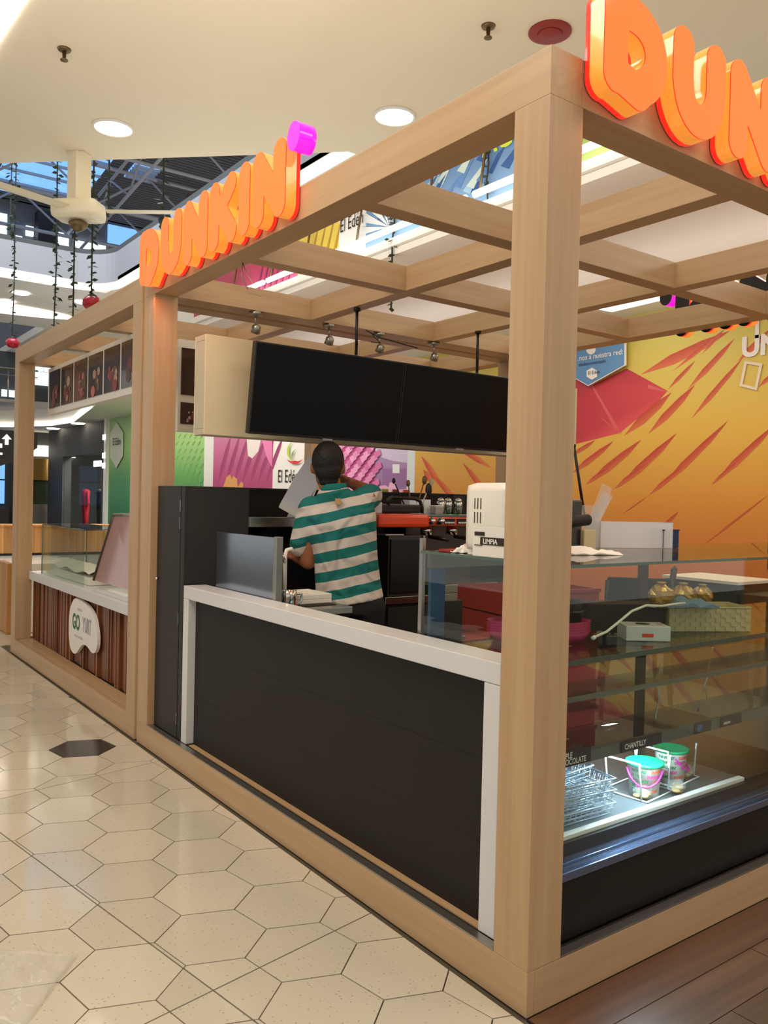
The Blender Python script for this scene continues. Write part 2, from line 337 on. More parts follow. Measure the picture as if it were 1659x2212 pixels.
# ============================================================ KIOSK FRAMES
HB, HT = 2.47, 2.60
def frame(label, y0, y1, W, px0, px1, joists_x, joists_y, beam_y1, side_w0, side_w1):
    t = thing('kiosk_frame', label, 'kiosk frame', (0, y0, 0), 'wooden kiosk frames')
    def part(n, x0, x1, ya, yb, z0, z1, m): return B(n, x0, x1, ya-y0, yb-y0, z0, z1, m, t, .002)
    for (xa, xb) in ((0, .131), (W-.13, W)):
        part('post', xa, xb, y0, y0+side_w0, .124, HB, OAK['z']); part('post', xa, xb, y1-side_w1, y1, .124, HB, OAK['z'])
    part('beam', 0, .125, y0, y1, HB, HT, OAK['y']); part('beam', W-.13, W, y0, y1, HB, HT, OAK['y'])
    part('beam', .125, W-.13, y0, y0+.125, HB, HT-.001, OAK['x']); part('beam', .125, W-.13, y1-.16, y1, HB, HT-.001, OAK['x'])
    for x in joists_x: part('joist', x, x+.09, y0+.125, y1-.16, HB+.001, HT-.002, OAK['y'])
    xs = [.125]+[v for x in joists_x for v in (x, x+.09)]+[W-.13]
    for y in joists_y:
        for k in range(0, len(xs), 2): part('joist', xs[k], xs[k+1], y, y+.09, HB, HT-.002, OAK['x'])
    part('base_board', 0, .028, y0, y1, 0, .124, OAK['y']); part('base_board', W-.028, W, y0, y1, 0, .124, OAK['y'])
    part('base_board', .028, W-.028, y0, y0+.028, 0, .123, OAK['x']); part('base_board', .028, W-.028, y1-.028, y1, 0, .123, OAK['x'])
    return t
f1 = frame('oak-coloured kiosk frame with square ceiling grid, nearest to the camera', 0, 2.985, 2.93, 0, 0, (.98, 1.95), (.955, 1.885), 0, .131, .15)
f2 = frame('oak-coloured kiosk frame of the second stall, behind on the left', 3.03, 6.085, 3.02, 0, 0, (.98, 1.95), (4.0, 4.95), 0, .14, .14)
tag(B('joint_cover', .012, .11, 2.986, 3.029, .0, HT-.02, OAK['z']), 'narrow wood filler strip between the two kiosk frames', 'trim')
# sill pieces within frame 1
s1 = thing('sill_channel', 'grey metal sill channel on the long base board of the near kiosk', 'sill', (0, 0, .124))
B('metal_strip', .0, .030, .132, 2.834, .0, .006, 'aluminium', s1, 0); B('channel_gap', .030, .045, .132, 2.834, -.03, .0, 'dark_gap', s1, 0); B('wood_ledge', .045, .074, .24, 2.37, -.03, .004, OAK['y'], s1, 0)
s2 = thing('sill_channel', 'grey metal sill channel under the glass display case', 'sill', (0, 0, .124))
B('metal_strip', .132, 2.8, .0, .030, .0, .006, 'aluminium', s2, 0); B('channel_gap', .132, 2.8, .030, .046, -.03, .0, 'dark_gap', s2, 0)
# ============================================================ HALL SHELL
def slab(name, pts, z0, z1, m, label): return struct(P(name, [(p[0], p[1], z0) for p in pts], (0, 0, z1-z0), m), label)
ZS = 6.6
slab('ceiling', [(-9, -9), (12, -9), (12, 34), (5.25, 34), (5.25, 20.25), (5.25, 8.94), (-9, 22.7)], ZS, ZS+.25, 'ceiling_paint', 'high plaster hall ceiling with round downlights')
slab('ceiling', [(-9, 23.5), (-9, 26.3), (5.25, 26.3), (5.25, 20.3), (-9, 20.3)], ZS, ZS+.2, 'white_paint', 'white ceiling strip across the atrium with an oval light')
# curved upper fascia (line x=5.25 then y=20.3)
def fascia(name, path, z0, z1, th, m, label):
    bm = bmesh.new(); n = len(path); nr = []
    for i in range(n):
        a, b = Vector(path[max(i-1, 0)]), Vector(path[min(i+1, n-1)]); d = (b-a).normalized(); nr.append(Vector((d.y, -d.x)))
    v = [[bm.verts.new((*(Vector(p)+nr[i]*o), z)) for (o, z) in ((0, z0), (0, z1), (th, z1), (th, z0))] for i, p in enumerate(path)]
    for i in range(n-1):
        for k in range(4): bm.faces.new((v[i][k], v[i+1][k], v[i+1][(k+1) % 4], v[i][(k+1) % 4]))
    bm.faces.new(v[0]); bm.faces.new(v[-1][::-1]); bmesh.ops.recalc_face_normals(bm, faces=bm.faces)
    return struct(finish(name, bm, m), label)
arc = [(5.25-.9+.9*math.cos(t*PI/16), 19.4+.9*math.sin(t*PI/16)) for t in range(0, 9)]
pathA = [(5.25, 8.95), (5.25, 12), (5.25, 16)]+arc+[(2, 20.32), (-9, 20.36)]
fascia('trim_1', pathA, ZS+.16, 7.5, .15, 'grey_paint', 'pale grey curved balcony band of the upper floor')
fascia('trim_2', pathA, 7.5, 7.62, .17, 'dark_wall', 'dark rail on top of the curved balcony band')
fascia('trim_3', [(x+.0, y) for x, y in pathA], ZS, ZS+.14, .12, 'cove', 'glowing cove light under the curved balcony band')
ov = thing('oval_lamp', 'long glowing oval ceiling lamp beyond the atrium edge', 'ceiling lamp', (1.2, 24.0, ZS-.06))
bm = bmesh.new(); lathe(bm, [(1, 0), (1, .05)], n=32)
for v in bm.verts: v.co.x *= 4.2; v.co.y *= .75
finish('diffuser', bm, 'cove', ov)
# ground-level concourse: slab over it, banner on its edge
edge = [(2.9, 1.7), (2.9, 9), (3.9, 15), (5.0, 20.5), (5.95, 25.6), (5.8, 27.6), (4.8, 29.7), (2.5, 30.2), (-9, 30.2)]
slab('ceiling', edge+[(-9, 40), (9, 40), (9, 1.7)], 3.6, 3.75, 'white_paint', 'white underside of the first-floor slab over the concourse')
fascia('trim_4', edge, 3.75, 4.3, .12, 'white_paint', 'white edge band of the first-floor slab')
fascia('trim_5', edge[3:], 3.60, 3.75, -.07, 'cove', 'glowing cove light along the far slab edge')
bm = bmesh.new(); 
box(bm, 2.84, 2.90, 1.7, 9, 3.60, 3.66); box(bm, 2.80, 2.90, 1.7, 9, 3.665, 3.74)
struct(finish('trim_6', bm, 'white_paint'), 'stepped grey moulding along the slab edge above the kiosk')
bn = struct(B('wall_banner', 2.86, 2.9, 1.7, 9, 3.75, 4.34, 'white_paint', bev=0), 'printed banner panels along the first-floor edge')
def X(u, v, x): return at(u, v, x=x)
xb = 2.858; yb = lambda u: at(u, 560, x=2.858).y
def rectp(xp, y0, y1, z0, z1): return [(xp, y0, z0), (xp, y1, z0), (xp, y1, z1), (xp, y0, z1)]
polys = []
def band(y0, y1, ca, cb): polys.append((rectp(xb, y0, y1, 3.752, 4.338), [cb, cb, ca, ca]))
band(7.35, 9, (196, 78, 110), (176, 70, 100)); band(6.25, 7.35, (206, 60, 100), (190, 74, 120)); band(5.45, 6.25, (222, 200, 84), (208, 186, 72)); band(4.98, 5.45, (230, 230, 232), (224, 224, 226)); band(2.62, 4.98, (70, 110, 168), (128, 164, 200)); band(1.7, 2.62, (120, 150, 66), (168, 190, 110))
for k in range(34):
    yc = 2.75+random.random()*2.1; zc = 3.8+random.random()*.28; c = random.choice([(46, 84, 146), (150, 184, 212), (86, 128, 184), (188, 206, 200)])
    polys.append(([(xb, yc, zc), (xb, yc+.09, zc+.05), (xb, yc-.16, zc+.2)], c))
for k in range(9):
    a = k*.35-.3; polys.append(([(xb, 4.6, 3.88), (xb, 4.6+.5*math.cos(a), 3.9+.36*math.sin(a)), (xb, 4.6+.46*math.cos(a+.2), 3.9+.36*math.sin(a+.2))], (216, 222, 226)))
for k in range(6): polys.append(([(xb, 7.2-k*.14, 3.76), (xb, 7.14-k*.14, 3.76), (xb, 6.95-k*.14, 4.3)], (150, 50, 96)))
for k in range(5): polys.append(([(xb, 6.2-k*.15, 3.76), (xb, 6.14-k*.15, 3.76), (xb, 5.95-k*.15, 4.3)], (180, 140, 50)))
print_sheet('banner_print', polys, (-1, 0, 0), bn, .0004)
text('banner_text', 'El Edén', .19, (xb-.012, 5.42, 4.02), (0, -1, 0), (0, 0, 1), 'dark_gap', bn, sx=.72)
mat('print_lime', (190, 210, 60), .6); text('banner_text', 'ACTIVO', .24, (xb-.012, 3.36, 4.12), (0, -1, 0), (0, 0, 1), 'print_lime', bn, bold=.006)
for ko, (ya, ybb) in enumerate(((2.35, 1.8), (3.35, 2.45), (4.0, 3.45), (5.05, 4.1), (6.0, 5.15), (6.75, 6.1), (7.7, 6.85))):
    tl = thing('tube_lamp', 'slim glowing tube lamp on the slab edge banner, '+['first', 'second', 'third', 'fourth', 'fifth', 'sixth', 'seventh'][ko]+' from the right', 'lamp', (2.76, ya, 3.80), 'tube lamps along the banner')
    T('tube', [(0, 0, 0), (0, ybb-ya, 0)], .028, 'tube_light', tl); T('hanger', [(0, -.06, .02), (.06, -.06, .4)], .012, 'brass', tl, 6)
# mural hoarding x=6.4
MX = 6.4
mural = struct(B('wall_back', MX, MX+.12, -3, 23.45, 0, 3.6, 'white_paint', bev=0), 'hoarding wall printed with bright fruit graphics behind the kiosks')
def q(u, v): p = at(u, v, x=MX-.004); return (p.x, p.y, p.z)
def sheet(name, y0, y1, ramp, extra=()):
    pl = []; n = len(ramp)-1
    for k in range(n):
        z0 = 3.6*k/n; z1 = 3.6*(k+1)/n; pl.append((rectp(MX-.004, y0, y1, z0, z1), [ramp[k], ramp[k], ramp[k+1], ramp[k+1]]))
    bm = bmesh.new(); cl = bm.loops.layers.float_color.new('Col')
    for i, (pts, c) in enumerate(pl+list(extra)):
        off = Vector((-1, 0, 0))*(0 if i < n else .00015*(i-n+1)); f = bm.faces.new([bm.verts.new(Vector(p)+off) for p in pts])
        for k, l in enumerate(f.loops): l[cl] = (*lin(c[k] if isinstance(c[0], tuple) else c), 1)
    return finish(name, bm, 'print', mural)
def Y(u, v=1000): return at(u, v, x=MX).y
def slash(a, b, wdt, c=(188, 68, 46), c2=(214, 108, 66)):
    a, b = Vector((a[0], a[1])), Vector((b[0], b[1])); d = b-a; nn = Vector((-d.y, d.x)).normalized()*wdt*1.3
    pts = [a, a+d*.35-nn*.45, a+d*.7-nn*.35, b, a+d*.72+nn*.5, a+d*.35+nn*.55]
    return ([q(*p) for p in pts], [c2, c, c, c, c2, c2])
Z4 = lambda p: (1200+p[0]/3.511, 420+p[1]/3.511)
Z1 = lambda p: (1200+p[0]/3.614, 1000+p[1]/3.614)
red = (186, 44, 62)
ex = [([q(*Z4(p)) for p in [(60, 1380), (160, 1385), (270, 1450), (540, 1320), (850, 1490), (790, 1560), (490, 1810), (165, 1890), (60, 1900)]], [red, red, (196, 50, 62), (178, 44, 58), (206, 66, 70), (190, 50, 54), (220, 80, 84), (190, 36, 62), red]),
      ([q(*Z4(p)) for p in [(270, 1450), (286, 1450), (470, 1760), (500, 1820), (450, 1780)]], (214, 92, 92)),
      ([q(*Z4(p)) for p in [(335, 1690), (350, 1690), (480, 1800), (470, 1810)]], (206, 84, 84)), ([q(*Z4(p)) for p in [(700, 1440), (860, 1500), (700, 1470)]], (216, 96, 96))]
for a, b, wd in [((640, 1370), (1330, 1030), 60), ((890, 1340), (1300, 1010), 22), ((1110, 1210), (1270, 1040), 14), ((700, 1820), (1060, 1440), 44), ((1000, 1480), (1360, 1090), 34), ((850, 1480), (1060, 1260), 22), ((520, 1830), (880, 1500), 50), ((1030, 1700), (1420, 1240), 30), ((1380, 1270), (1640, 1010), 34), ((240, 2200), (650, 1860), 44), ((470, 2230), (920, 1810), 44), ((780, 2240), (1310, 1715), 40), ((1190, 2200), (1680, 1730), 40), ((120, 2120), (440, 1870), 34), ((120, 1980), (300, 1865), 24), ((1540, 1460), (1680, 1330), 22)]:
    ex.append(slash(Z4(a), Z4(b), wd/3.5))
for a, b, wd in [((730, 250), (1000, 20), 26), ((1220, 165), (1420, -10), 20), ((460, 200), (700, 10), 26), ((240, 165), (420, 30), 24), ((800, 530), (960, 380), 18), ((1150, 645), (1660, 250), 10), ((520, 400), (720, 260), 5)]:
    ex.append(slash(Z1(a), Z1(b), wd/3.6))
for a, b in [((1000, 970), (1180, 870)), ((900, 1230), (1000, 1120)), ((955, 980), (1010, 1050))]: pass
for (a, b) in [((910, 985), (955, 1055)), ((985, 965), (1060, 1010)), ((1000, 1000), (1060, 1080)), ((940, 1030), (985, 1085)), ((1040, 960), (1080, 985)), ((915, 1015), (935, 1045))]:
    ex.append(slash(b, a, 9, (196, 70, 40), (230, 120, 60)))
sheet('print_panel', -3, Y(897), [(168, 90, 52), (200, 112, 48), (216, 146, 56), (222, 176, 72), (214, 188, 86), (200, 192, 92)], ex)
# crimson/orange tint region left of the corner
sheet('print_panel', Y(880), Y(811), [(120, 84, 130), (140, 104, 150), (158, 124, 168), (190, 164, 204), (190, 164, 204)],
      [([q(*p) for p in pp], c) for pp, c in [([(800, 940), (880, 950), (880, 1000), (850, 996), (815, 985)], [(206, 192, 218)]*5), ([(826, 1012), (878, 1012), (878, 1070), (826, 1070)], (148, 104, 156)), ([(848, 1003), (863, 1003), (863, 1022), (848, 1022)], (232, 230, 232)), ([(820, 1050), (832, 1048), (850, 1058), (880, 1056), (880, 1080), (815, 1080)], (226, 170, 196)), ([(842, 1042), (854, 1041), (858, 1058), (838, 1058)], (232, 176, 204))]])
pk = []
for i in range(-2, 10):
    for j in range(-4, 12):
        u = 690+i*16+j*9; v = 925+i*-9+j*18+i*18
        if 660 < u < 812: pk.append(([q(u, v), q(u+13, v-9), q(u+16, v+3), q(u+4, v+12)], random.choice([(226, 140, 186), (236, 160, 200), (214, 110, 168)])))
sheet('print_panel', Y(811), Y(663), [(150, 40, 100), (176, 56, 116), (186, 70, 128), (196, 90, 140)], pk)
sheet('print_panel', Y(896.8), Y(880), [(214, 222, 222), (222, 228, 226)])
sheet('print_panel', Y(663), Y(590), [(226, 222, 214), (236, 232, 224)])
mg = [slash((470+k*17, 1050), (500+k*19, 935), 7, (140, 40, 90), (160, 60, 108)) for k in range(7)]
mg += [([q(*p) for p in [(532, 940), (565, 945), (558, 975), (545, 990), (536, 985)]], (226, 214, 208))]
mg += [([q(*p) for p in pp], (206, 150, 84)) for pp in ([(482, 1052), (490, 1030), (497, 1025), (503, 1040), (500, 1054)], [(498, 1054), (503, 1028), (512, 1034), (514, 1054)], [(512, 1054), (522, 1040), (526, 1045), (524, 1055)])]
mg += [([q(*p) for p in [(566, 950), (588, 948), (588, 1010), (575, 985)]], (222, 120, 170))]
sheet('print_panel', Y(590), Y(461), [(128, 46, 88), (150, 56, 100), (170, 70, 112), (188, 104, 140), (196, 120, 150)], mg)
sheet('print_panel', Y(461), Y(441), [(206, 204, 196), (216, 214, 206)])
gn = [slash((378+i*12+(j % 2)*6, 1060-j*16), (386+i*12+(j % 2)*6, 1048-j*16), 2.2, (96, 150, 62), (120, 170, 70)) for i in range(5) for j in range(9)]
sheet('print_panel', Y(441), 23.4, [(40, 104, 66), (60, 128, 76), (92, 152, 84), (150, 188, 110), (160, 196, 130)], gn)
# writing on the hoarding
text('mural_text', 'TO', .46, X(1607, 735, MX-.016), (0, -1, 0), (0, 0, 1), 'paper', mural, bold=-.002, sx=1.0)
text('mural_text', 'UNA', .28, X(1601, 771, MX-.016), (0, -1, 0), (0, 0, 1), 'paper', mural, bold=.012, sx=1.0)
ph = []
for (a, b) in [((1612, 783), (1602, 832)), ((1645, 788), (1634, 840)), ((1612, 783), (1645, 788)), ((1602, 832), (1634, 840))]:
    A, Bp = Vector(a), Vector(b); d = (Bp-A).normalized(); nn = Vector((-d.y, d.x))*3
    ph.append(([Vector(q(*(A-d*3+nn)))+Vector((-.012, 0, 0)), Vector(q(*(Bp+d*3+nn)))+Vector((-.012, 0, 0)), Vector(q(*(Bp+d*3-nn)))+Vector((-.012, 0, 0)), Vector(q(*(A-d*3-nn)))+Vector((-.012, 0, 0))], (230, 214, 190)))
print_sheet('phone_symbol', ph, (-1, 0, 0), mural, .0005)
text('mural_text', 'El Edén', .36, X(599, 1042, MX-.016), (0, -1, 0), (0, 0, 1), 'dark_gap', mural, sx=.78)
lg = []
def arcband(c, r0, r1, a0, a1, col, n=10, sx=1.0):
    for k in range(n):
        t0 = a0+(a1-a0)*k/n; t1 = a0+(a1-a0)*(k+1)/n; w0 = 1-abs(2*k/n-1); w1 = 1-abs(2*(k+1)/n-1)
        pt = lambda t, r: Vector(q(c[0]+sx*r*math.cos(t), c[1]+r*math.sin(t)))+Vector((-.03, 0, 0))
        lg.append(([pt(t0, r1-(r1-r0)*w0), pt(t0, r1+.2), pt(t1, r1+.2), pt(t1, r1-(r1-r0)*w1)], col))
arcband((648, 975), 20, 25, PI*.62, PI*1.35, (176, 200, 60)); arcband((640, 983), 12, 19, PI*.15, PI*.85, (206, 44, 48)); arcband((648, 985), 12, 15, PI*.8, PI*1.4, (120, 140, 60))
print_sheet('logo_mark', lg, (-1, 0, 0), mural, .0003)
text('mural_text', 'ROJO', .30, (MX-.02, 16.9, 2.86), (0, -1, 0), (0, 0, 1), 'orange_enamel', mural, sx=.8)
hx = [Vector(q(*p))+Vector((-.03, 0, 0)) for p in [(254, 912), (269, 935), (268, 985), (253, 1012), (240, 987), (240, 937)]]
print_sheet('hexagon_sticker', [(hx, (206, 208, 190))], (-1, 0, 0), mural)
text('mural_text', 'El Edén', .30, X(243, 962, MX-.05), (0, -1, 0), (0, 0, 1), 'dark_gap', mural, sx=.8)
# blue hexagonal notice hanging in front of the hoarding
bs = thing('hexagonal_notice', 'blue hexagonal notice with white rim on the yellow fruit hoarding', 'sign')
hp = [Vector(q(*Z4(p)))+Vector((-.05, 0, 0)) for p in [(0, 1120), (0, 1300), (275, 1458), (560, 1300), (560, 1100), (280, 960)]]
P('rim', hp, (-.02, 0, 0), 'paper', bs); cen = sum(hp, Vector())/6
mat('sign_blue', (92, 142, 190), .4); P('face', [cen+(p-cen)*.965+Vector((-.021, 0, 0)) for p in hp], (-.006, 0, 0), 'sign_blue', bs)
def sxy(p): return at(*Z4(p), x=MX-.086)
text('notice_text', '…nos a nuestra red:', .09, sxy((135, 1268)), (0, -1, 0), (0, 0, 1), 'paper', bs, bold=.001)
text('notice_text', 'eledenconectado', .06, sxy((175, 1304)), (0, -1, 0), (0, 0, 1), 'navy_card', bs)
for c, r in (((270, 1178), 36),): P('wifi_disc', [sxy((c[0]+r*math.cos(t*PI/10), c[1]+r*math.sin(t*PI/10))) for t in range(20)], (-.003, 0, 0), 'paper', bs)
P('small_hexagon', [sxy((277+46*math.sin(t*PI/3), 1360+46*math.cos(t*PI/3))) for t in range(6)], (-.003, 0, 0), 'paper', bs)
text('notice_text', 'El Edén', .06, Vector(sxy((247, 1368)))+Vector((-.006, 0, 0)), (0, -1, 0), (0, 0, 1), 'dark_gap', bs)
# dark storefront beyond the hoarding (y 23.6 .. 30.3)
st = struct(thing('wall_left', 'dark grey storefront with glass front beyond the green panel', 'wall'), None); del st['category']
B('fascia_panel', MX, MX+.3, 23.6, 30.3, 2.6, 3.6, 'dark_facade', st, 0); B('fascia_pillar', MX, MX+.3, 28.4, 30.3, 0, 2.6, 'dark_facade', st, 0); B('fascia_pillar', MX, MX+.3, 23.6, 24.1, 0, 2.6, 'dark_facade', st, 0)
B('pale_pillar', MX-.1, MX+.3, 23.42, 23.6, 0, 3.6, 'white_paint', st, 0)
for z in (3.05, 2.5, 2.2): B('wall_lamp', MX-.16, MX-.1, 23.42, 23.56, z-.08, z+.08, 'lit_sign', st, 0)
B('shop_glass', MX+.05, MX+.07, 24.1, 28.4, 0, 2.6, 'shop_pane', st, 0); B('shop_lightstrip', MX+1.0, MX+1.05, 24.6, 28.2, 2.3, 2.5, 'cove', st, 0)
B('shop_interior', MX+2.4, MX+2.5, 22, 30, 0, 3.6, 'shop_grey', st, 0)
area('shop_interior_light', (MX+1.2, 26, 3.3), 2, 260, (1, .97, .9))
def mannequin(name, label, p, shirt, leg):
    t = thing(name, label, 'mannequin', p)
    bm = bmesh.new(); lathe(bm, [(.1, .78), (.17, .9), (.13, 1.1), (.2, 1.38), (.16, 1.46), (.05, 1.5)], n=14)
    for v in bm.verts: v.co.y *= 1.2; v.co.x *= .7
    capsule(bm, (0, .24, 1.4), (0, .32, 1.0), .05, .04); capsule(bm, (0, -.24, 1.4), (0, -.32, 1.0), .05, .04); finish('garment', bm, shirt, t, True)
    bm = bmesh.new(); capsule(bm, (0, .09, .85), (0, .1, .08), .1, .05); capsule(bm, (0, -.09, .85), (0, -.1, .08), .1, .05); finish('legs', bm, leg, t, True)
mat('garment_red', (160, 20, 36), .7); mannequin('mannequin', 'headless mannequin in a red top behind the shop glass', (7.1, 28.0, .003), 'garment_red', 'garment_red'); mannequin('mannequin', 'headless mannequin in a black coat behind the shop glass', (6.95, 25.9, .003), 'black_rubber', 'dark_card')
# end wall of the hall at y = 31
ew = struct(B('wall_far', -9, 9, 31.3, 31.5, 0, 3.6, 'dark_wall', bev=0), 'dark shop fronts at the far end of the hall')
B('blue_window', 2.0, 5.1, 31.15, 31.28, .9, 2.4, 'day_glass', ew, 0); B('window_bar', 2.0, 5.1, 31.1, 31.15, 1.75, 1.8, 'black_plastic', ew, 0); B('window_bar', 4.4, 4.45, 31.1, 31.15, .9, 2.4, 'black_plastic', ew, 0)
B('lit_panel', 5.6, 7.6, 31.1, 31.25, 2.7, 3.1, 'cove', ew, 0); B('gold_display', 5.7, 6.9, 31.0, 31.2, 1.8, 2.6, 'gold_wrap', ew, 0); B('dark_display', 5.5, 7.0, 31.0, 31.2, .9, 1.75, 'vine_leaf', ew, 0); B('grey_display', 5.4, 7.0, 30.9, 31.2, 0, .9, 'aluminium', ew, 0); B('counter_front', 2, 5.1, 30.4, 31, 0, .75, 'dark_card', ew, 0)
ds = thing('direction_sign', 'black hanging direction sign with white arrow at far left', 'sign', (3.5, 24, 2.1))
P('panel', [(-2.2, 0, -.9), (.55, 0, .2), (1.0, 0, .55), (1.0, 0, 1.0), (-2.2, 0, 1.0)], (0, .08, 0), 'dark_card', ds)
P('arrow', [(.16+a*.8, -.02, .66+b*.8) for a, b in ((.0, .3), (.16, .12), (.06, .12), (.06, -.08), (-.06, -.08), (-.06, .12), (-.16, .12))], (0, .015, 0), 'lit_sign', ds)
B('symbol', -.2, .04, -.02, 0, .50, .62, 'lit_sign', ds, 0); B('symbol', -.2, .05, -.02, 0, .3, .36, 'lit_sign', ds, 0); 
T('hanger', [(-1, .04, 1.0), (-1, .04, 1.49)], .015, 'black_plastic', ds); T('hanger', [(.8, .04, 1.0), (.8, .04, 1.49)], .015, 'black_plastic', ds)
# first-floor gallery seen far left
gw = struct(B('wall_far', -9, 9, 32, 32.2, 4.3, 6.6, 'dark_wall', bev=0), 'dark first-floor gallery wall at the far end')
P('white_brace', [(3.3, 31.9, 4.6), (3.5, 31.9, 4.6), (4.5, 31.9, 6.6), (4.2, 31.9, 6.6)], (0, .05, 0), 'grey_paint', gw)
for k, (xa, z0) in enumerate([(6.1, 5.98), (6.62, 5.98), (7.1, 5.98), (6.0, 5.45), (6.5, 5.45)]): B('window_pane', xa, xa+.48, 31.9, 31.98, z0, z0+.5, 'day_white', gw, 0)
for (xa, xc, za, zb) in [(5.1, 5.7, 4.9, 5.15)]: B('window_pane', xa, xc, 31.85, 31.95, za, zb, 'day_white', gw, 0)
rl = thing('gallery_railing', 'thin metal railing on the first-floor gallery, far left', 'railing', (0, 27, 4.3))
for x in (-1, .2, 1.4, 2.6, 3.5, 4.3, 5.0): T('baluster', [(x, 0, 0), (x, 0, 1.0)], .025, 'aluminium', rl, 6)
T('handrail', [(-1.2, 0, 1.0), (5.2, 0, 1.0)], .03, 'aluminium', rl); T('handrail', [(-1.2, 0, .78), (5.2, 0, .78)], .015, 'aluminium', rl)
struct(B('floor', -9, 9, 26.9, 32, 4.2, 4.3, 'grey_paint', bev=0), 'first-floor gallery floor far left')
# atrium roof and top-floor wall
tw = struct(B('wall_far', -12, 16, 36, 36.3, 7, 14.5, 'roof_deck', bev=0), 'grey upper wall of the atrium with bright windows')
for (xa, xc, za, zb, mm) in [(4.9, 6.0, 11.9, 12.9, 'day_white'), (6.2, 6.6, 11.7, 12.1, 'day_white'), (6.75, 7.05, 12.2, 12.6, 'day_white'), (6.75, 7.1, 11.6, 11.9, 'day_white'), (8.0, 8.5, 11.7, 12.6, 'day_white'), (8.8, 10.1, 11.5, 12.55, 'day_white'), (10.2, 11.6, 12.6, 13.4, 'day_glass')]: B('window_pane', xa, xc, 35.85, 35.98, za, zb, mm, tw, 0)
B('dark_stand', 7.1, 7.9, 35.3, 35.9, 11.6, 13.2, 'dark_card', tw, 0)
rf = struct(P('ceiling', [(-14, 8, 16.545), (30, 8, 16.545), (30, 40, 13.2), (-14, 40, 13.2)], (0, 0, .2), 'roof_deck'), 'dark corrugated atrium roof with skylights')
def rz(y): return 15.5-(y-18)*2.3/22
bm = bmesh.new()
for k in range(90): y = 20+k*.2; box(bm, -14, 28, y, y+.05, rz(y)-.06, rz(y)-.01)
stuff(finish('corrugation', bm, 'roof_deck', rf))
for (xa, xc, ya, yc) in [(5.2, 8.6, 28.5, 35.2), (9.4, 10.4, 30.0, 31.5), (13.5, 15.5, 24, 31), (-6, 1, 24, 34), (17, 22, 20, 32)]:
    P('skylight', [(xa, ya, rz(ya)-.09), (xc, ya, rz(ya)-.09), (xc, yc, rz(yc)-.09), (xa, yc, rz(yc)-.09)], (0, 0, .05), 'day_glass', rf)
    for i in range(1, 6):
        y = ya+(yc-ya)*i/6; B('skylight_bar', xa, xc, y, y+.07, rz(y)-.2, rz(y)-.1, 'roof_steel', rf, 0)
for k, y in enumerate((22.5, 26.5, 30.5, 34)):
    t = thing('roof_truss', 'grey steel truss across the atrium roof, '+['nearest', 'second', 'third', 'farthest'][k]+' of four', 'truss', (0, y, rz(y)-.3), 'steel trusses under the atrium roof')
    T('chord', [(-12, 0, -.1), (28, 0, -.1)], .07, 'roof_steel', t, 6); T('chord', [(-12, 0, -1.6), (28, 0, -1.6)], .07, 'roof_steel', t, 6)
    for i in range(20): T('web', [(-12+2*i, 0, -.1 if i % 2 else -1.6), (-10+2*i, 0, -1.6 if i % 2 else -.1)], .045, 'roof_steel', t, 5)
for k, x in enumerate((-2, 3.2, 8.4, 13.6)):
    t = thing('roof_truss', 'lengthwise grey steel truss under the atrium roof, '+['leftmost', 'second from left', 'third from left', 'rightmost'][k]+' of four', 'truss', (x, 20, 14.2), 'lengthwise steel trusses under the atrium roof')
    T('chord', [(0, 0, 0), (0, 18, -1.9)], .06, 'roof_steel', t, 6); T('chord', [(0, 0, -1.3), (0, 18, -3.2)], .06, 'roof_steel', t, 6)
    for i in range(9): T('web', [(0, 2*i, -.21*i-(0 if i % 2 else 1.3)), (0, 2*i+2, -.21*i-.21-(1.3 if i % 2 else 0))], .04, 'roof_steel', t, 5)
t = thing('portal_frame', 'brown steel portal frame beside the atrium roof', 'portal frame', (10.3, 27, 7.6))
T('column', [(0, 0, 0), (0, 0, 4.6)], .16, 'roof_brown', t, 4); T('rafter', [(0, 0, 4.6), (5, 0, 7.0)], .16, 'roof_brown', t, 4); T('column', [(3.4, 0, 0), (3.4, 0, 6.2)], .16, 'roof_brown', t, 4); T('tie', [(0, 0, 4.2), (3.4, 0, 4.2)], .1, 'roof_brown', t, 4)
bm = bmesh.new()
struct(P('wall_stair', [(9.2, 22, 7.6), (14, 16, 7.6), (14, 16, 11.5), (9.2, 22, 8.3)], (.3, .3, 0), 'dark_wall'), 'dark sloping stair wall at the upper right of the atrium')
# ceiling fittings
for u, v, r, nm in ((245, 275, .26, 'round glowing downlight above the near end of the ceiling fan'), (852, 250, .26, 'round glowing downlight above the near kiosk frame')):
    p = at(u, v, z=ZS); t = thing('downlight', nm, 'downlight', (p.x, p.y, ZS))
    LA('trim_ring', [(r+.03, 0), (r+.03, -.02), (r, -.03), (r, 0)], 'white_paint', t, n=28); LA('lamp_disc', [(r, -.012), (r, -.004)], 'downlight', t, n=28)
for i, (u, v, nm) in enumerate(((15, 650, 'leftmost'), (45, 632, 'second from left'), (92, 675, 'lowest'), (180, 652, 'rightmost'))):
    p = at(u, v, z=ZS); t = thing('downlight', 'small round downlight in the white ceiling beyond the atrium, '+nm+' of four', 'downlight', (p.x, p.y, ZS), 'small far downlights'); LA('lamp_disc', [(.2, -.03), (.2, -.01)], 'downlight', t, n=16)
for u, v, nm in ((115, 925, 'left'), (168, 914, 'right')):
    p = at(u, v, z=3.6); t = thing('downlight', 'small glowing downlight over the dark storefront, '+nm+' one', 'downlight', (p.x, p.y, 3.6), 'downlights over the dark storefront'); LA('lamp_disc', [(.2, -.03), (.2, -.01)], 'downlight', t, n=16)
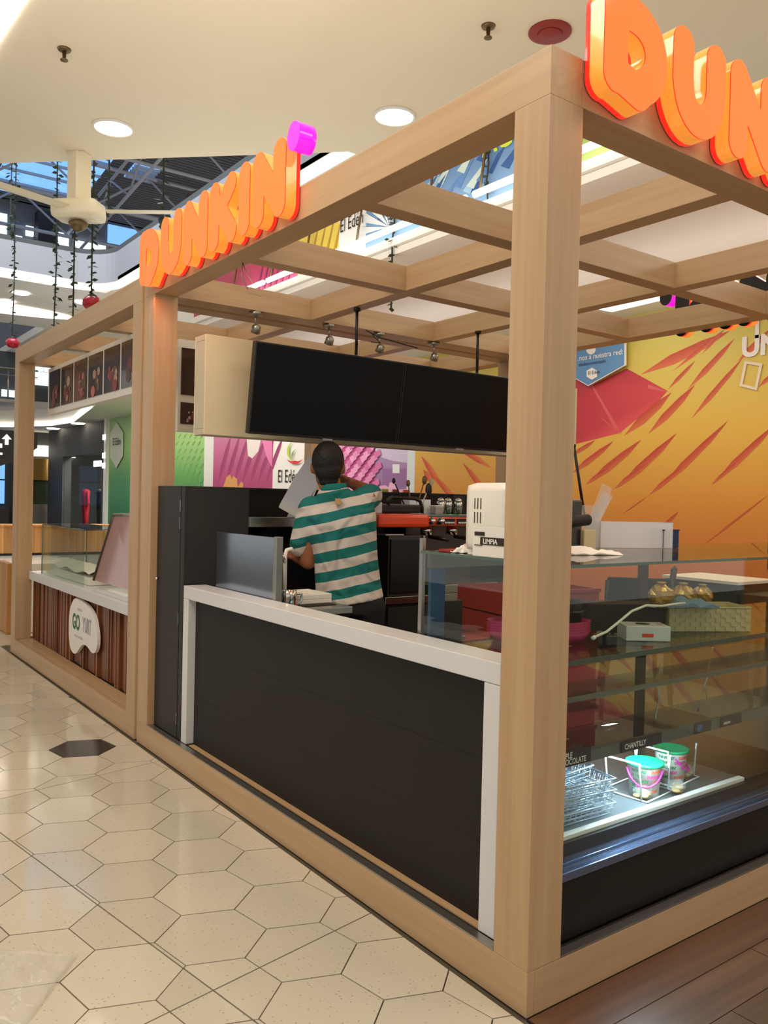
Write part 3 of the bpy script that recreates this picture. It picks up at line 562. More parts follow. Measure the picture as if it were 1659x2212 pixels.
for u, v, nm in ((139, 106, 'small brass sprinkler head at the upper left of the ceiling'), (1055, 56, 'small brass sprinkler head on the ceiling left of the red disc')):
    p = at(u, v, z=ZS); t = thing('sprinkler', nm, 'sprinkler', (p.x, p.y, ZS)); LA('escutcheon', [(.08, 0), (.07, -.02), (.02, -.03)], 'brass', t); LA('nozzle', [(.025, -.03), (.02, -.12), (.045, -.125), (.045, -.135)], 'brass', t, n=12)
p = at(1188, 68, z=ZS); t = thing('ceiling_disc', 'round dark red cover disc on the ceiling above the kiosk corner', 'ceiling disc', (p.x, p.y, ZS)); LA('rim', [(.235, 0), (.235, -.02), (.2, -.03)], 'red_disc', t, n=32); LA('centre_cap', [(.14, -.03), (.12, -.05), (.02, -.055)], 'red_disc', t, n=24)
p = at(1292, 652, z=3.6); cl = thing('linear_lamp', 'bright linear ceiling lamp seen through the kiosk grid', 'ceiling lamp', (0, 0, 3.59))
a, b = at(1300, 662, z=3.6), at(1438, 628, z=3.6); d = (b-a).normalized(); nn = Vector((-d.y, d.x, 0))*.16
P('diffuser', [Vector((v.x, v.y, 0)) for v in (a-nn, b-nn, b+nn, a+nn)], (0, 0, -.03), 'tube_light', cl)
# high-volume fan
F0 = at(172, 333, z=ZS); fz = 5.72
fan = thing('ceiling_fan', 'big cream ceiling fan with long thin blades on a square column', 'ceiling fan', (F0.x, F0.y, ZS))
bm = bmesh.new(); box(bm, -.13, .13, -.13, .13, fz-ZS+.15, 0, 0, .015); o = finish('column', bm, 'cream_metal', fan); o.rotation_euler[2] = .25
LA('ceiling_plate', [(.2, 0), (.2, -.04), (.17, -.05)], 'cream_metal', fan, n=4)
bm = bmesh.new(); box(bm, -.36, .36, -.24, .24, fz-ZS-.14, fz-ZS+.15, 0, .09); o = finish('gearbox', bm, 'cream_metal', fan, True); o.rotation_euler[2] = -.75
LA('hub', [(.08, fz-ZS-.14), (.15, fz-ZS-.18), (.13, fz-ZS-.24), (.05, fz-ZS-.30)], 'brass', fan, n=14)
tipR, tipL = at(850, 466, z=fz+.02), at(-150, 350, z=fz+.02); hub = Vector((F0.x, F0.y, fz+.02))
def blade(tip):
    d = (tip-hub); d.z = 0; L = d.length; d.normalize(); s = Vector((-d.y, d.x, 0)); bm = bmesh.new(); rr = []
    for t in (.45/L, .1, .5, 1.0):
        wd = .07+.05*math.sin(min(t*8, 1)*PI/2); c = d*L*t+Vector((0, 0, fz-ZS)); rr.append([bm.verts.new(c+s*wd*a+Vector((0, 0, b))) for a, b in ((-1, .0), (0, .035), (1, .02), (0, -.02))])
    for i in range(3):
        for k in range(4): bm.faces.new((rr[i][k], rr[i+1][k], rr[i+1][(k+1) % 4], rr[i][(k+1) % 4]))
    bm.faces.new(rr[0]); bm.faces.new(rr[-1][::-1]); bmesh.ops.recalc_face_normals(bm, faces=bm.faces); o = finish('blade', bm, 'cream_metal', fan)
blade(tipR); blade(tipL)
d0 = tipR-hub
# hanging vines
def vine(px, v0, v1, q2, label, group, lantern=None, dense=1.0, sc=1.0, near=False):
    d = at(px, (v0+v1)/2, z=None, y=None, x=CAM.x+q2)  # plane x = const
    top, bot = at(px, v0, x=d.x), at(px, v1, x=d.x); t = thing('hanging_vine', label, 'vine', (bot.x, bot.y, bot.z), group); H = (4.33 if near else rz(bot.y)-.02)-bot.z
    bm = bmesh.new(); tube(bm, [(random.uniform(-.02, .02)*sc, random.uniform(-.02, .02)*sc, H*k/8) for k in range(9)], .014*sc, 5); finish('stem', bm, 'vine_stem', t)
    bm = bmesh.new(); n = int(H/(.055*sc)*dense)
    for k in range(n):
        z = H*(k+random.random())/n; a = random.random()*2*PI; r = random.uniform(.01, .085)*sc; c = Vector((math.cos(a)*r, math.sin(a)*r, z)); u = Vector((math.cos(a), math.sin(a), random.uniform(-.8, .3)))*.06*sc; w2 = Vector((-math.sin(a), math.cos(a), random.uniform(-.5, .5)))*.042*sc
        vs = [bm.verts.new(c-u), bm.verts.new(c+w2), bm.verts.new(c+u), bm.verts.new(c-w2)]; bm.faces.new(vs)
    stuff(finish('leaves', bm, 'vine_leaf', t))
    
    return t, bot
for (px, v0, v1, dist, lab, ln) in [(22, 350, 580, 11, 'short leafy vine hanging at the far left of the atrium', 0), (28, 350, 727, 10, 'long leafy vine above the lower red lantern at far left', 1), (119, 345, 705, 11, 'long thin vine hanging left of the ceiling fan', 0), (157, 540, 685, 9.0, 'leafy vine hanging straight below the ceiling fan hub', 0), (199, 345, 641, 9.5, 'thin vine above the red lantern right of the fan hub', 1), (234, 345, 470, 12, 'short dark vine just right of the fan column', 0), (350, 345, 500, 12, 'vine hanging behind the orange letters', 0)]:
    t, bot = vine(px, v0, v1, dist*.42, lab, None, ln, 1.0, dist/10)
vine(845, 440, 668, 4.46, 'leafy green vine seen through the near kiosk roof grid', None, 0, 1.2, .62, True); vine(1052, 280, 432, 4.46, 'thin vine seen high through the roof grid beside the corner post', None, 0, .7, .5, True)
for (u, v, xx, lab) in ((28, 742, CAM.x+10*.42, 'glossy red round lantern hanging at the far left'), (199, 656, CAM.x+9.5*.42, 'glossy red round lantern just above the second kiosk frame')):
    p = at(u, v, x=xx); t = thing('lantern', lab, 'lantern', p); s = 1.0
    LA('bulb', [(.02, -.1), (.10, -.085), (.155, -.02), (.15, .04), (.1, .1), (.03, .125)], 'lantern_red', t, n=10); LA('cap', [(.04, .1), (.08, .12), (.02, .16)], 'vine_leaf', t, n=8); 

ll = thing('linear_lamp', 'bright linear ceiling lamp cut off by the upper left picture corner', 'ceiling lamp', (0, 0, ZS-.002))
P('diffuser', [Vector((v.x, v.y, 0)) for v in (at(95, -62, z=ZS), at(-60, 178, z=ZS), at(-170, 150, z=ZS), at(-40, -90, z=ZS))], (0, 0, -.03), 'tube_light', ll)
# ============================================================ ILLUMINATED LETTER SIGNS
def sdf_letter(strokes, r, W, H, holes=()):
    """strokes: polylines; returns bmesh-ready 2D cell polygons of the rounded thick outline (marching squares)"""
    st = .0072; pad = .02; nx = int((W+2*pad)/st)+1; nz = int((H+2*pad)/st)+1
    segs = [(Vector(s[i]), Vector(s[i+1])) for s in strokes for i in range(len(s)-1)]
    def dist(p):
        dm = 9
        for a, b in segs:
            ab = b-a; t = max(0, min(1, (p-a).dot(ab)/ab.dot(ab))) if ab.length > 0 else 0; dm = min(dm, (p-a-ab*t).length)
        d = r-dm
        for h in holes:
            d = max(d, 0) if False else d
        return d
    G = [[dist(Vector((-pad+i*st, -pad+j*st))) for j in range(nz)] for i in range(nx)]
    vid = {}; verts = []; faces = []
    def V(key, x, z):
        if key not in vid: vid[key] = len(verts); verts.append((x, z))
        return vid[key]
    for i in range(nx-1):
        for j in range(nz-1):
            c = [(i, j), (i+1, j), (i+1, j+1), (i, j+1)]; vals = [G[a][b] for a, b in c]
            if all(v <= 0 for v in vals): continue
            poly = []
            for k in range(4):
                a, b = c[k], c[(k+1) % 4]; va, vb = vals[k], vals[(k+1) % 4]
                if va > 0: poly.append(V(a, -pad+a[0]*st, -pad+a[1]*st))
                if (va > 0) != (vb > 0):
                    t = va/(va-vb); key = (min(a, b), max(a, b)); poly.append(V(key, -pad+(a[0]+(b[0]-a[0])*t)*st, -pad+(a[1]+(b[1]-a[1])*t)*st))
            if len(poly) > 2: faces.append(poly)
    return verts, faces
def letter_mesh(verts, faces, depth, mats, name):
    """u,z outline -> solid; local x = along, y = outward(-), z up; mats (face, side, rim, back)"""
    cnt = {}
    for f in faces:
        for k in range(len(f)): e = (f[k], f[(k+1) % len(f)]); cnt[e] = cnt.get(e, 0)+1
    bnd = [e for e in cnt if (e[1], e[0]) not in cnt]
    lay = [0, .26*depth, depth*.95, depth]; bm = bmesh.new(); L = [[bm.verts.new((x, -d, z)) for x, z in verts] for d in lay]
    for f in faces:
        bm.faces.new([L[3][k] for k in f]).material_index = 0; bm.faces.new([L[0][k] for k in f[::-1]]).material_index = 3
    for a, b in bnd:
        bm.faces.new((L[0][a], L[0][b], L[1][b], L[1][a])).material_index = 2; bm.faces.new((L[1][a], L[1][b], L[2][b], L[2][a])).material_index = 1; bm.faces.new((L[2][a], L[2][b], L[3][b], L[3][a])).material_index = 2  # inner lamps' falloff along the side is coloured in as a red rear band
    # free unused mid vertices
    for v in [v for v in bm.verts if not v.link_faces]: bm.verts.remove(v)
    me = bpy.data.meshes.new(name); bmesh.ops.recalc_face_normals(bm, faces=bm.faces); bm.to_mesh(me); bm.free()
    for k in mats: me.materials.append(MATS[k])
    for p in me.polygons: p.use_smooth = p.material_index in (1, 2)
    return me
def arcp(c, rx, rz_, a0, a1, n=10): return [(c[0]+rx*math.cos(math.radians(a0+(a1-a0)*k/n)), c[1]+rz_*math.sin(math.radians(a0+(a1-a0)*k/n))) for k in range(n+1)]
R0 = .050; HH = .305
LET = {
 'D': ([[(R0, .07), (R0, HH-R0)], [(R0, HH-R0), (.12, HH-R0-.002)]+arcp((.12, .155), .107, .097, 88, -60, 12)+[(.15, R0)], [(.15, R0), (R0, .075)]], .28),
 'U': ([[(R0, HH-R0), (R0, .15)]+arcp((.135, .15), .082, .097, 180, 360, 12)+[(.217, HH-R0)]], .27),
 'N': ([[(R0, R0), (R0, HH-R0)], [(R0, HH-R0), (.225, R0)], [(.225, R0), (.225, HH-R0)]], .278),
 'K': ([[(R0, R0), (R0, HH-R0)], [(R0, .13), (.215, HH-R0)], [(.10, .18), (.225, R0)]], .278),
 'I': ([[(R0, R0), (R0, HH-R0)]], .106)}
LM = {}
for k, (stv, W) in LET.items():
    v, f = sdf_letter(stv, R0, W, HH); LM[k] = letter_mesh(v, f, .066, ['letter_face', 'letter_side', 'letter_rim', 'letter_back'], 'letter')
bmv = bmesh.new()
apv = [(.046+.046*math.cos(t*PI/12), .055+.055*math.sin(t*PI/12)) for t in range(24)]
LM['ap'] = letter_mesh(apv, [list(range(24))], .075, ['apo_face', 'apo_side', 'apo_side', 'letter_back'], 'apostrophe')
def word_sign(label, origin, rz, advs):
    t = thing('illuminated_letter_sign', label, 'sign', origin, 'orange illuminated letter signs', rz)
    x = 0
    for ch, pos in advs:
        o = bpy.data.objects.new('apostrophe' if ch == 'ap' else 'letter', LM[ch]); COL.objects.link(o); o.parent = t; o.location = (pos, 0, .215 if ch == 'ap' else 0)
        if ch == 'ap': o['label'] = 'round magenta apostrophe'
    return t
ADV = [('D', 0), ('U', .305), ('N', .60), ('K', .895), ('I', 1.19), ('N', 1.315), ('ap', 1.615)]
word_sign('orange illuminated letter sign on the long left beam of the near kiosk', (-.003, 2.888, 2.482), -PI/2, ADV)
word_sign('large orange illuminated letter sign cut off by the right picture edge', (.128, -.003, 2.482), 0, ADV)
word_sign('illuminated letter sign on the rear beam, seen from behind as black backs', (2.935, .04, 2.455), PI/2, ADV)
lc = (1, .22, .08)
for (l, r_, s, sy) in (((-.035, 2.1, 2.455), (0, 0, 0), .04, 1.5), ((.95, -.035, 2.455), (0, 0, PI/2), .04, 1.5)): area('letter_glow', l, s, 2.2, lc, r_, sy)
# ============================================================ NEAR KIOSK: FRONT COUNTER
ct = thing('counter_front', 'white solid-surface counter frame around a black panel, left face of near kiosk', 'counter', (.034, .165, .13))
def CB(n, x0, x1, y0, y1, z0, z1, m, bev=.003): return B(n, x0-.034, x1-.034, y0-.165, y1-.165, z0-.13, z1-.13, m, ct, bev)
CB('worktop', .034, .155, .165, 2.447, .862, .926, 'white_solid'); CB('end_panel', .034, .155, .165, .232, .13, .861, 'white_solid'); CB('end_panel', .034, .155, 2.385, 2.447, .13, .861, 'white_solid')
for k in range(3): CB('front_panel', .075, .095, .233, 2.384, .1265+.245*k, .1265+.245*(k+1)-.0006, 'black_laminate', .0006)
# tall dark cabinet
cb = thing('tall_cabinet', 'tall charcoal cabinet between left post and white counter', 'cabinet', (.036, 2.46, .13))
def KB(n, x0, x1, y0, y1, z0, z1, m, p=None, bev=.002): return B(n, x0-.036, x1-.036, y0-2.46, y1-2.46, z0-.13, z1-.13, m, p or cb, bev)
KB('body', .054, .40, 2.462, 2.825, .13, 1.432, 'dark_laminate'); KB('stile', .038, .054, 2.462, 2.508, .13, 1.432, 'dark_laminate'); dr = KB('door', .036, .054, 2.511, 2.825, .13, 1.432, 'dark_laminate')
for z in (1.30, 1.21, .72, .20): KB('hinge', .034, .038, 2.509, 2.516, z, z+.06, 'steel', dr, 0)
o = LA('lock', [(.008, 0), (.008, .012), (.004, .016)], 'chrome', dr, (0, 0, 0), 12); o.rotation_euler[1] = -PI/2; o.location = (0, 2.80-2.46, .80)
bw = thing('back_partition', 'dark laminate partition behind the person and steel shelf', 'partition', (.405, 2.79, .002))
B('panel', 0, 2.38, 0, .035, 0, 1.42, 'black_laminate', bw); B('top_cap', 0, 2.38, -.005, .04, 1.42, 1.434, 'dark_laminate', bw)
# steel wall shelf
sh = thing('steel_shelf', 'stainless steel shelf with raised lip on the dark partition', 'shelf', (.42, 2.50, 1.22))
B('tray', 0, .53, 0, .285, 0, .012, 'steel', sh); B('lip', 0, .53, -.012, .0, .0, .055, 'steel', sh); B('lip', -.012, 0, -.012, .285, 0, .055, 'steel', sh)
for x in (.12, .42): P('bracket', [(x, .28, -.12), (x, .28, 0), (x, .02, 0)], (.02, 0, 0), 'steel', sh)
# work unit behind counter with splash guard and sink
wk = thing('work_unit', 'stainless worktop with sink behind the white counter', 'worktop', (.16, 1.2, .002))
B('top', .0, .42, .52, 1.22, .84, .872, 'steel', wk); B('body', .03, .42, .55, 1.2, 0, .838, 'black_laminate', wk)
B('sink_bowl', .12, .38, .6, .85, .845, .876, 'dark_gap', wk)
sg = thing('splash_guard', 'blue-grey reflective stainless splash guard standing behind the white counter', 'splash guard', (.165, 1.72, .876))
mat('brushed_blue', (150, 160, 172), .18, .9, bump=.25, nscale=3)
B('sheet', 0, .012, .03, .63, .0, .328, 'brushed_blue', sg); B('edge_strip', -.004, .03, 0, .03, .0, .332, 'aluminium', sg)
for i, (xx, h) in enumerate(((.30, .34),)):
    tp = thing('tap', 'tall white tap pipe beside the splash guard', 'tap', (.30, 1.885, .876)); T('pipe', [(0, 0, 0), (0, 0, .24), (.01, .005, .26), (.04, .015, .265), (.05, .02, .25)], .010, 'white_plastic', tp)
    LA('base_nut', [(.025, 0), (.025, .02), (.014, .03)], 'chrome', tp); T('lever', [(0, 0, .2), (-.03, -.03, .24)], .008, 'chrome', tp)
for dx, nm in ((0, 'shiny steel milk jug on the worktop by the splash guard'),):
    j = thing('milk_jug', nm, 'jug', (.25, 1.76, .876)); LA('jug_body', [(.035, 0), (.042, .02), (.034, .06), (.038, .085), (.034, .085), (.03, .06)], 'chrome', j); T('handle', [(.036, 0, .07), (.07, 0, .065), (.068, 0, .03), (.04, 0, .02)], .006, 'chrome', j)
tr = thing('white_tray', 'shallow white plastic tray on the worktop left of the person', 'tray', (.37, 1.86, .878)); B('tray_floor', 0, .18, 0, .22, 0, .02, 'white_plastic', tr); 
for a in ((0, .18, 0, .012), (0, .18, .208, .22), (0, .012, .012, .208), (.168, .18, .012, .208)): B('tray_rim', a[0], a[1], a[2], a[3], .02, .045, 'white_plastic', tr)
# hanging menu board with two screens
mb = thing('menu_board', 'long cream hanging board for the two screens', 'sign board', (.075, 2.33, 1.69))
B('face_panel', .0, 2.77, 0, .01, 0, .5, 'cream_board', mb); B('top_rail', 0, 2.77, .01, .12, .47, .5, 'board_edge', mb); B('bottom_rail', 0, 2.77, .01, .12, 0, .03, 'board_edge', mb); B('end_rail', 0, .03, .01, .12, .03, .47, 'board_edge', mb); B('end_rail', 2.74, 2.77, .01, .12, .03, .47, 'board_edge', mb); B('back_panel', 0, 2.77, .12, .13, 0, .5, 'cream_board', mb)
for x, l in ((.955, 'thin black ceiling rod holding the board, left one'), (1.885, 'thin black ceiling rod with cable holding the board, right one')):
    r = thing('hanging_rod', l, 'rod', (x+.055, 2.375, 2.19)); T('rod', [(0, 0, 0), (0, 0, .28)], .009, 'black_plastic', r); LA('flange', [(.02, .262), (.02, .278), (.01, .28)], 'black_plastic', r, n=12); LA('foot', [(.018, .001), (.01, .015)], 'black_plastic', r, n=12)
def tv(label, x0, x1):
    t = thing('screen', label, 'screen', (x0, 2.20, 1.70), 'switched-off screens on the cream board'); W = x1-x0; an = math.radians(8)
    bm = bmesh.new(); box(bm, 0, W, -.02, .02, 0, .455, 0, .004); o = finish('casing', bm, 'black_plastic', t); o.rotation_euler[0] = an
    bm = bmesh.new(); box(bm, .008, W-.008, -.0215, -.019, .012, .447); o2 = finish('display', bm, 'screen', t); o2.rotation_euler[0] = an
    bm = bmesh.new(); box(bm, W/2-.03, W/2+.03, -.024, -.020, -.008, .004); o3 = finish('logo_bar', bm, 'aluminium', t); o3.rotation_euler[0] = an
    B('mount', W/2-.15, W/2+.15, .02, .122, .1, .3, 'black_plastic', t)
    return t
tv('left black switched-off screen on the cream board, its left end visible', .245, 1.165); tv('right black switched-off screen, running behind the corner post', 1.169, 2.10)
# spot lamps under the far beam
for x, y, l in ((.62, 2.86, 'small grey spot lamp under the far beam, left end'), (1.13, 2.86, 'small grey spot lamp under the far beam by the left rod'), (1.52, 2.86, 'small spot lamp under the far beam, middle'), (1.98, 2.86, 'small spot lamp under the far beam near the corner post')):
    t = thing('spot_lamp', l, 'spot lamp', (x, y, 2.4685)); LA('canopy', [(.04, -.0), (.04, -.018), (.02, -.025)], 'aluminium', t, n=16); T('arm', [(0, 0, -.02), (0, 0, -.07)], .006, 'aluminium', t)
    o = LA('lamp_head', [(.012, .035), (.032, .02), (.036, -.03), (.032, -.03), (.02, 0)], 'aluminium', t, n=16); o.location = (0, -.01, -.10); o.scale = (.8, .8, .8); o.rotation_euler[0] = .5
cw = thing('loose_cable', 'loose grey cable end hanging from the left beam below the letters', 'cable', (.09, 1.97, 2.467)); T('cable', [(0, 0, 0), (.01, -.02, -.05), (.03, -.05, -.1), (.02, -.02, -.14), (.06, -.08, -.16)], .002, 'aluminium', cw, 5); T('cable', [(0, 0, 0), (0, .01, -.06), (.03, 0, -.12)], .002, 'aluminium', cw, 5)
c2 = thing('loose_cable', 'dark cable drooping under the far beam above the screens', 'cable', (1.38, 2.815, 2.462)); T('cable', [(0, 0, 0), (.1, 0, -.03), (.25, 0, -.045), (.42, 0, -.06)], .004, 'black_plastic', c2, 5); T('cable', [(.05, -.0, -.02), (.1, -.02, -.07), (.02, -.03, -.075)], .004, 'black_plastic', c2, 5)
# ============================================================ BACK COUNTER & ESPRESSO MACHINE (behind person)
YB = 2.20
def ax(u, v, y): return at(u, v, y=y)
bc = thing('back_counter', 'dark stainless under-counter fridge behind the person', 'counter', (1.10, 2.18, .002))
B('body', 0, 1.55, .0, .56, .0, .80, 'dark_card', bc); B('door', .02, .75, -.02, 0, .1, .78, 'dark_laminate', bc); B('door', .77, 1.53, -.02, 0, .1, .78, 'dark_laminate', bc); B('worktop', -.01, 1.56, -.03, .585, .80, .84, 'steel', bc)
mat('dark_steel', (78, 74, 70), .3, .8, noise=.1, nscale=3)
ov2 = thing('oven_box', 'dark steel appliance right of the person, under the orange machine', 'appliance', (1.12, 2.17, .844)); 
B('casing', 0, .24, 0, .4, 0, .34, 'dark_steel', ov2); B('door_panel', .01, .23, -.012, 0, .02, .32, 'black_plastic', ov2); B('side_trim', .24, .255, -.01, .03, 0, .34, 'aluminium', ov2); B('shelf_top', -.03, .1, -.01, .4, .34, .35, 'aluminium', ov2)
p0 = ax(905, 1138, 2.2); p1 = ax(1040, 1114, 2.2)
es = thing('espresso_machine', 'bright orange espresso machine with chrome knobs and black rail', 'coffee machine', (p0.x-.36, 2.2, .844))
zt = p1.z-.844; zb = p0.z-.844
B('front_body', 0, .36, -.10, .42, zb, zt+.008, 'orange_enamel', es, .02); B('control_panel', .362, .95, 0, .42, zb+.005, zt-.01, 'orange_enamel', es, .008)
B('lower_back', .42, .95, .2, .42, .03, zb, 'dark_steel', es); B('drip_tray', .42, .95, -.05, .25, .0, .05, 'steel', es)
B('cup_tray', .362, .95, .0, .42, zt-.01, zt+.005, 'glass_edge', es)
for x in (.43, .50): 
    o = LA('knob', [(.02, 0), (.024, .02), (.016, .04), (.012, .055)], 'chrome', es, n=14); o.rotation_euler[0] = PI/2; o.location = (x, 0, (zb+zt)/2)
for x in (.545, .65): d = B('button_display', x, x+.085, -.006, .0, zb+.015, zt-.02, 'black_plastic', es, 0); [B('button', x+.008+.0155*k, x+.018+.0155*k, -.008, -.006, (zb+zt)/2-.014, (zb+zt)/2-.004, 'paper', d, 0) for k in range(5)]
for x in (.48, .68):
    T('group_head', [(x, .08, zb), (x, .08, zb-.05)], .035, 'chrome', es, 14); T('portafilter', [(x, .05, zb-.06), (x, -.12, zb-.07)], .012, 'black_plastic', es)
lid = thing('lid_handle', 'black plastic lid with loop handle on top of the orange machine', 'handle', (p0.x-.325, 2.17, p1.z+.01))
B('lid', .05, .33, .02, .3, 0, .05, 'black_plastic', lid, .01); T('loop', [(.10, .03, .04), (.10, .03, .075), (.13, .03, .09), (.29, .03, .085), (.33, .03, .07), (.345, .03, .03), (.345, .03, .0)], .011, 'black_plastic', lid)
B('glass_flap', -.05, .05, .02, .2, 0, .06, 'acrylic', lid, 0)
# on the cup tray
ztop = .844+zt+.006; ex0 = p0.x-.36
def on(u, v, y): p = ax(u, v, y); return p
g = thing('organiser_box', 'white translucent compartment box with utensils, on the orange machine', 'box', (on(880, 1100, 2.32).x, 2.30, ztop))
for k in range(3):
    x = .055*k+.0; B('cell', x, x+.05, 0, .002, 0, .085, 'frosted', g, 0); B('cell', x, x+.05, .078, .08, 0, .085, 'frosted', g, 0); B('cell_side', x, x+.002, .002, .078, 0, .085, 'frosted', g, 0); B('cell_side', x+.048, x+.05, .002, .078, 0, .085, 'frosted', g, 0)
gx = g.location.x
for k, (dx, ln, lean, m, lb, hd) in enumerate([(.02, .17, -.10, 'black_plastic', 'dark long spoon leaning left in the organiser box', .012), (.05, .16, -.03, 'brass', 'bronze stirring spoon in the organiser box', .014), (.075, .18, .06, 'brass', 'bronze tongs leaning right in the organiser box', .018), (.095, .17, .09, 'wicker', 'pale wooden spatula in the organiser box', .016), (.12, .13, .05, 'black_plastic', 'black basting brush in the organiser box', .026)]):
    t = thing('utensil', lb, 'utensil', (gx+dx, 2.34, ztop+.003)); T('handle', [(0, 0, 0), (lean, 0, ln)], .004, m, t, 6); bm = bmesh.new(); ellipsoid(bm, (lean*1.1, 0, ln*1.1), (hd, .008, hd*1.5), None, 10); finish('head', bm, m, t, True)
for k, (u, lb) in enumerate(((952, 'steel shaker beside the utensils on the orange machine'), (968, 'steel shaker second from the utensils on the orange machine'), (990, 'largest steel shaker, next to the white machine'))):
    p = on(u, 1095, 2.34); t = thing('shaker', lb, 'shaker', (p.x, 2.34, ztop)); LA('cup', [(.022, 0), (.026, .06), (.024, .075)], 'chrome', t, n=16); LA('dome', [(.024, .075), (.018, .092), (.004, .098)], 'chrome', t, n=16)
p = on(975, 1060, 2.5); B1 = thing('dark_box', 'flat dark box standing behind the shakers', 'box', (p.x, 2.48, ztop)); B('carton', 0, .1, 0, .04, 0, .115, 'dark_card', B1); B('carton_lid', -.003, .103, -.003, .043, .115, .125, 'dark_card', B1)
p = on(935, 1098, 2.28); B2 = thing('small_steel_box', 'small pale lidded tub in front of the shakers', 'tub', (p.x-.03, 2.22, ztop)); B('tub', 0, .06, 0, .05, 0, .045, 'aluminium', B2); B('lid', -.003, .063, -.003, .053, .045, .052, 'white_plastic', B2)
for k, (u, c, lb) in enumerate(((822, 'mask_y', 'small yellow candy packet on top of the partition'), (845, 'red_plastic', 'small red candy packet on top of the partition'), (868, 'orange_enamel', 'small orange candy packet on top of the partition'))):
    if c == 'mask_y': mat('mask_y', (190, 200, 50), .5)
    p = ax(u, 1062, 2.81); t = thing('packet', lb, 'packet', (p.x, 2.79, 1.4345)); B('sachet', 0, .05, 0, .012, 0, .02, c, t, .003); B('seal', -.004, 0, .002, .01, .003, .017, 'paper', t, 0)
# stack of red crates on the kiosk floor
for k in range(8):
    t = thing('red_crate', ['bottom', 'second from the bottom', 'third from the bottom', 'fourth from the bottom', 'fifth from the bottom', 'third from the top', 'second from the top', 'top'][k]+' red plastic bakery crate of the stack behind the glass case', 'crate', (1.21+.01*(k % 2), 1.36, .003+.119*k), 'stacked red bakery crates'); t.rotation_euler[2] = -.15
    B('crate_floor', .01, .6, .01, .4, 0, .01, 'red_plastic', t, 0)
    for a in ((0, .61, 0, .01), (0, .61, .4, .41), (0, .01, .01, .4), (.6, .61, .01, .4)): B('crate_side', a[0], a[1], a[2], a[3], 0, .112, 'red_plastic', t, 0)
    B('crate_rim', -.008, .618, -.008, .0, .095, .115, 'red_plastic', t, .002)
    LA('crate_stud', [(.01, 0), (.01, .004)], 'paper', t, c=(0, 0, 0), n=8).location = (.12+.3*(k % 2), -.003, .06)
# ============================================================ GLASS DISPLAY CASE
CX0, CX1, CY0, CY1 = .165, 2.55, .052, .72
dc = thing('display_case', 'long refrigerated glass display case on the right face of the near kiosk', 'display case', (CX0, CY0, .1245))
def DB(n, x0, x1, y0, y1, z0, z1, m, bev=.001, p=None): return B(n, x0-CX0, x1-CX0, y0-CY0, y1-CY0, z0-.1245, z1-.1245, m, p or dc, bev)
DB('toe_panel', CX0, CX1, CY0+.004, CY0+.02, .1245, .300, 'black_laminate'); DB('base_body', CX0, CX1, CY0+.02, CY1, .1245, .298, 'black_laminate')
mat('sill_metal', (126, 142, 176), .22, .85)
DB('front_sill', CX0, CX1, CY0-.004, CY0+.03, .301, .326, 'sill_metal', .002); DB('front_sill', CX0, CX1, CY0+.03, CY0+.075, .326, .334, 'sill_metal')
DB('light_well', CX0, CX1, CY0+.06, CY0+.075, .334, .373, 'black_plastic', 0); DB('deck_edge', CX0, 1.27, CY0+.075, CY0+.10, .373, .387, 'white_plastic', .002); DB('deck_edge', 1.28, CX1, CY0+.075, CY0+.1, .373, .386, 'dark_steel', .002)
DB('deck', CX0, 1.27, CY0+.10, CY1-.02, .374, .384, 'deck_steel', .001); DB('deck', 1.28, CX1, CY0+.1, CY1-.02, .370, .380, 'dark_steel', .001); DB('deck_body', CX0+.01, CX1, CY0+.08, CY1-.02, .300, .369, 'black_plastic', .001)
DB('end_glass', CX0+.004, CX0+.012, CY0+.004, CY1-.03, .334, 1.203, 'glass', 0); DB('front_glass', CX0+.014, CX1, CY0+.002, CY0+.010, .335, 1.203, 'glass', 0)
DB('top_glass', CX0, CX1, CY0-.004, CY1-.02, 1.204, 1.213, 'shelf_glass', 0); DB('top_edge', CX0-.001, CX1, CY0-.0062, CY0-.0041, 1.204, 1.213, 'glass_edge', 0); DB('top_edge', CX0-.0025, CX0-.0002, CY0-.004, CY1-.02, 1.204, 1.213, 'glass_edge', 0)
def shelf(y0, z, m='shelf_glass', th=.008):
    DB('shelf', CX0+.02, CX1-.02, y0, CY1-.04, z-th, z, m, 0); DB('shelf_edge', CX0+.02, CX1-.02, y0-.003, y0-.0002, z-th-.008, z+.001, 'case_grey', 0)
shelf(.13, .915); shelf(.17, .79, 'tinted_shelf'); shelf(.13, .635, 'tinted_shelf')
DB('tag_rail', CX0+.02, CX1-.02, .118, .1265, .600, .634, 'case_grey', 0)
DB('corner_post', CX0+.012, CX0+.028, CY1-.012, CY1+.006, .30, 1.255, 'aluminium', .002); DB('corner_post', CX1-.04, CX1, CY1-.03, CY1+.01, .30, 1.26, 'aluminium', .002)
DB('rear_frame', CX0+.045, CX1-.04, CY1-.02, CY1, .30, .36, 'case_grey'); DB('rear_frame', CX0+.045, CX1-.04, CY1-.02, CY1, 1.15, 1.20, 'case_grey'); DB('rear_frame', 1.40, 1.45, CY1-.02, CY1, .36, 1.15, 'dark_steel')
DB('blue_side_panel', CX0+.05, CX0+.115, CY1-.018, CY1-.002, .86, 1.17, 'blue_panel', 0); DB('white_side_block', CX0+.05, CX0+.115, CY1-.018, CY1-.002, .80, .859, 'white_plastic', 0); DB('dark_side_panel', CX0+.117, CX0+.20, CY1-.018, CY1-.002, .36, 1.03, 'dark_steel', 0)
DB('led_tube', CX0+.05, 1.3, .150, .160, .612, .622, 'cool_led', 0)
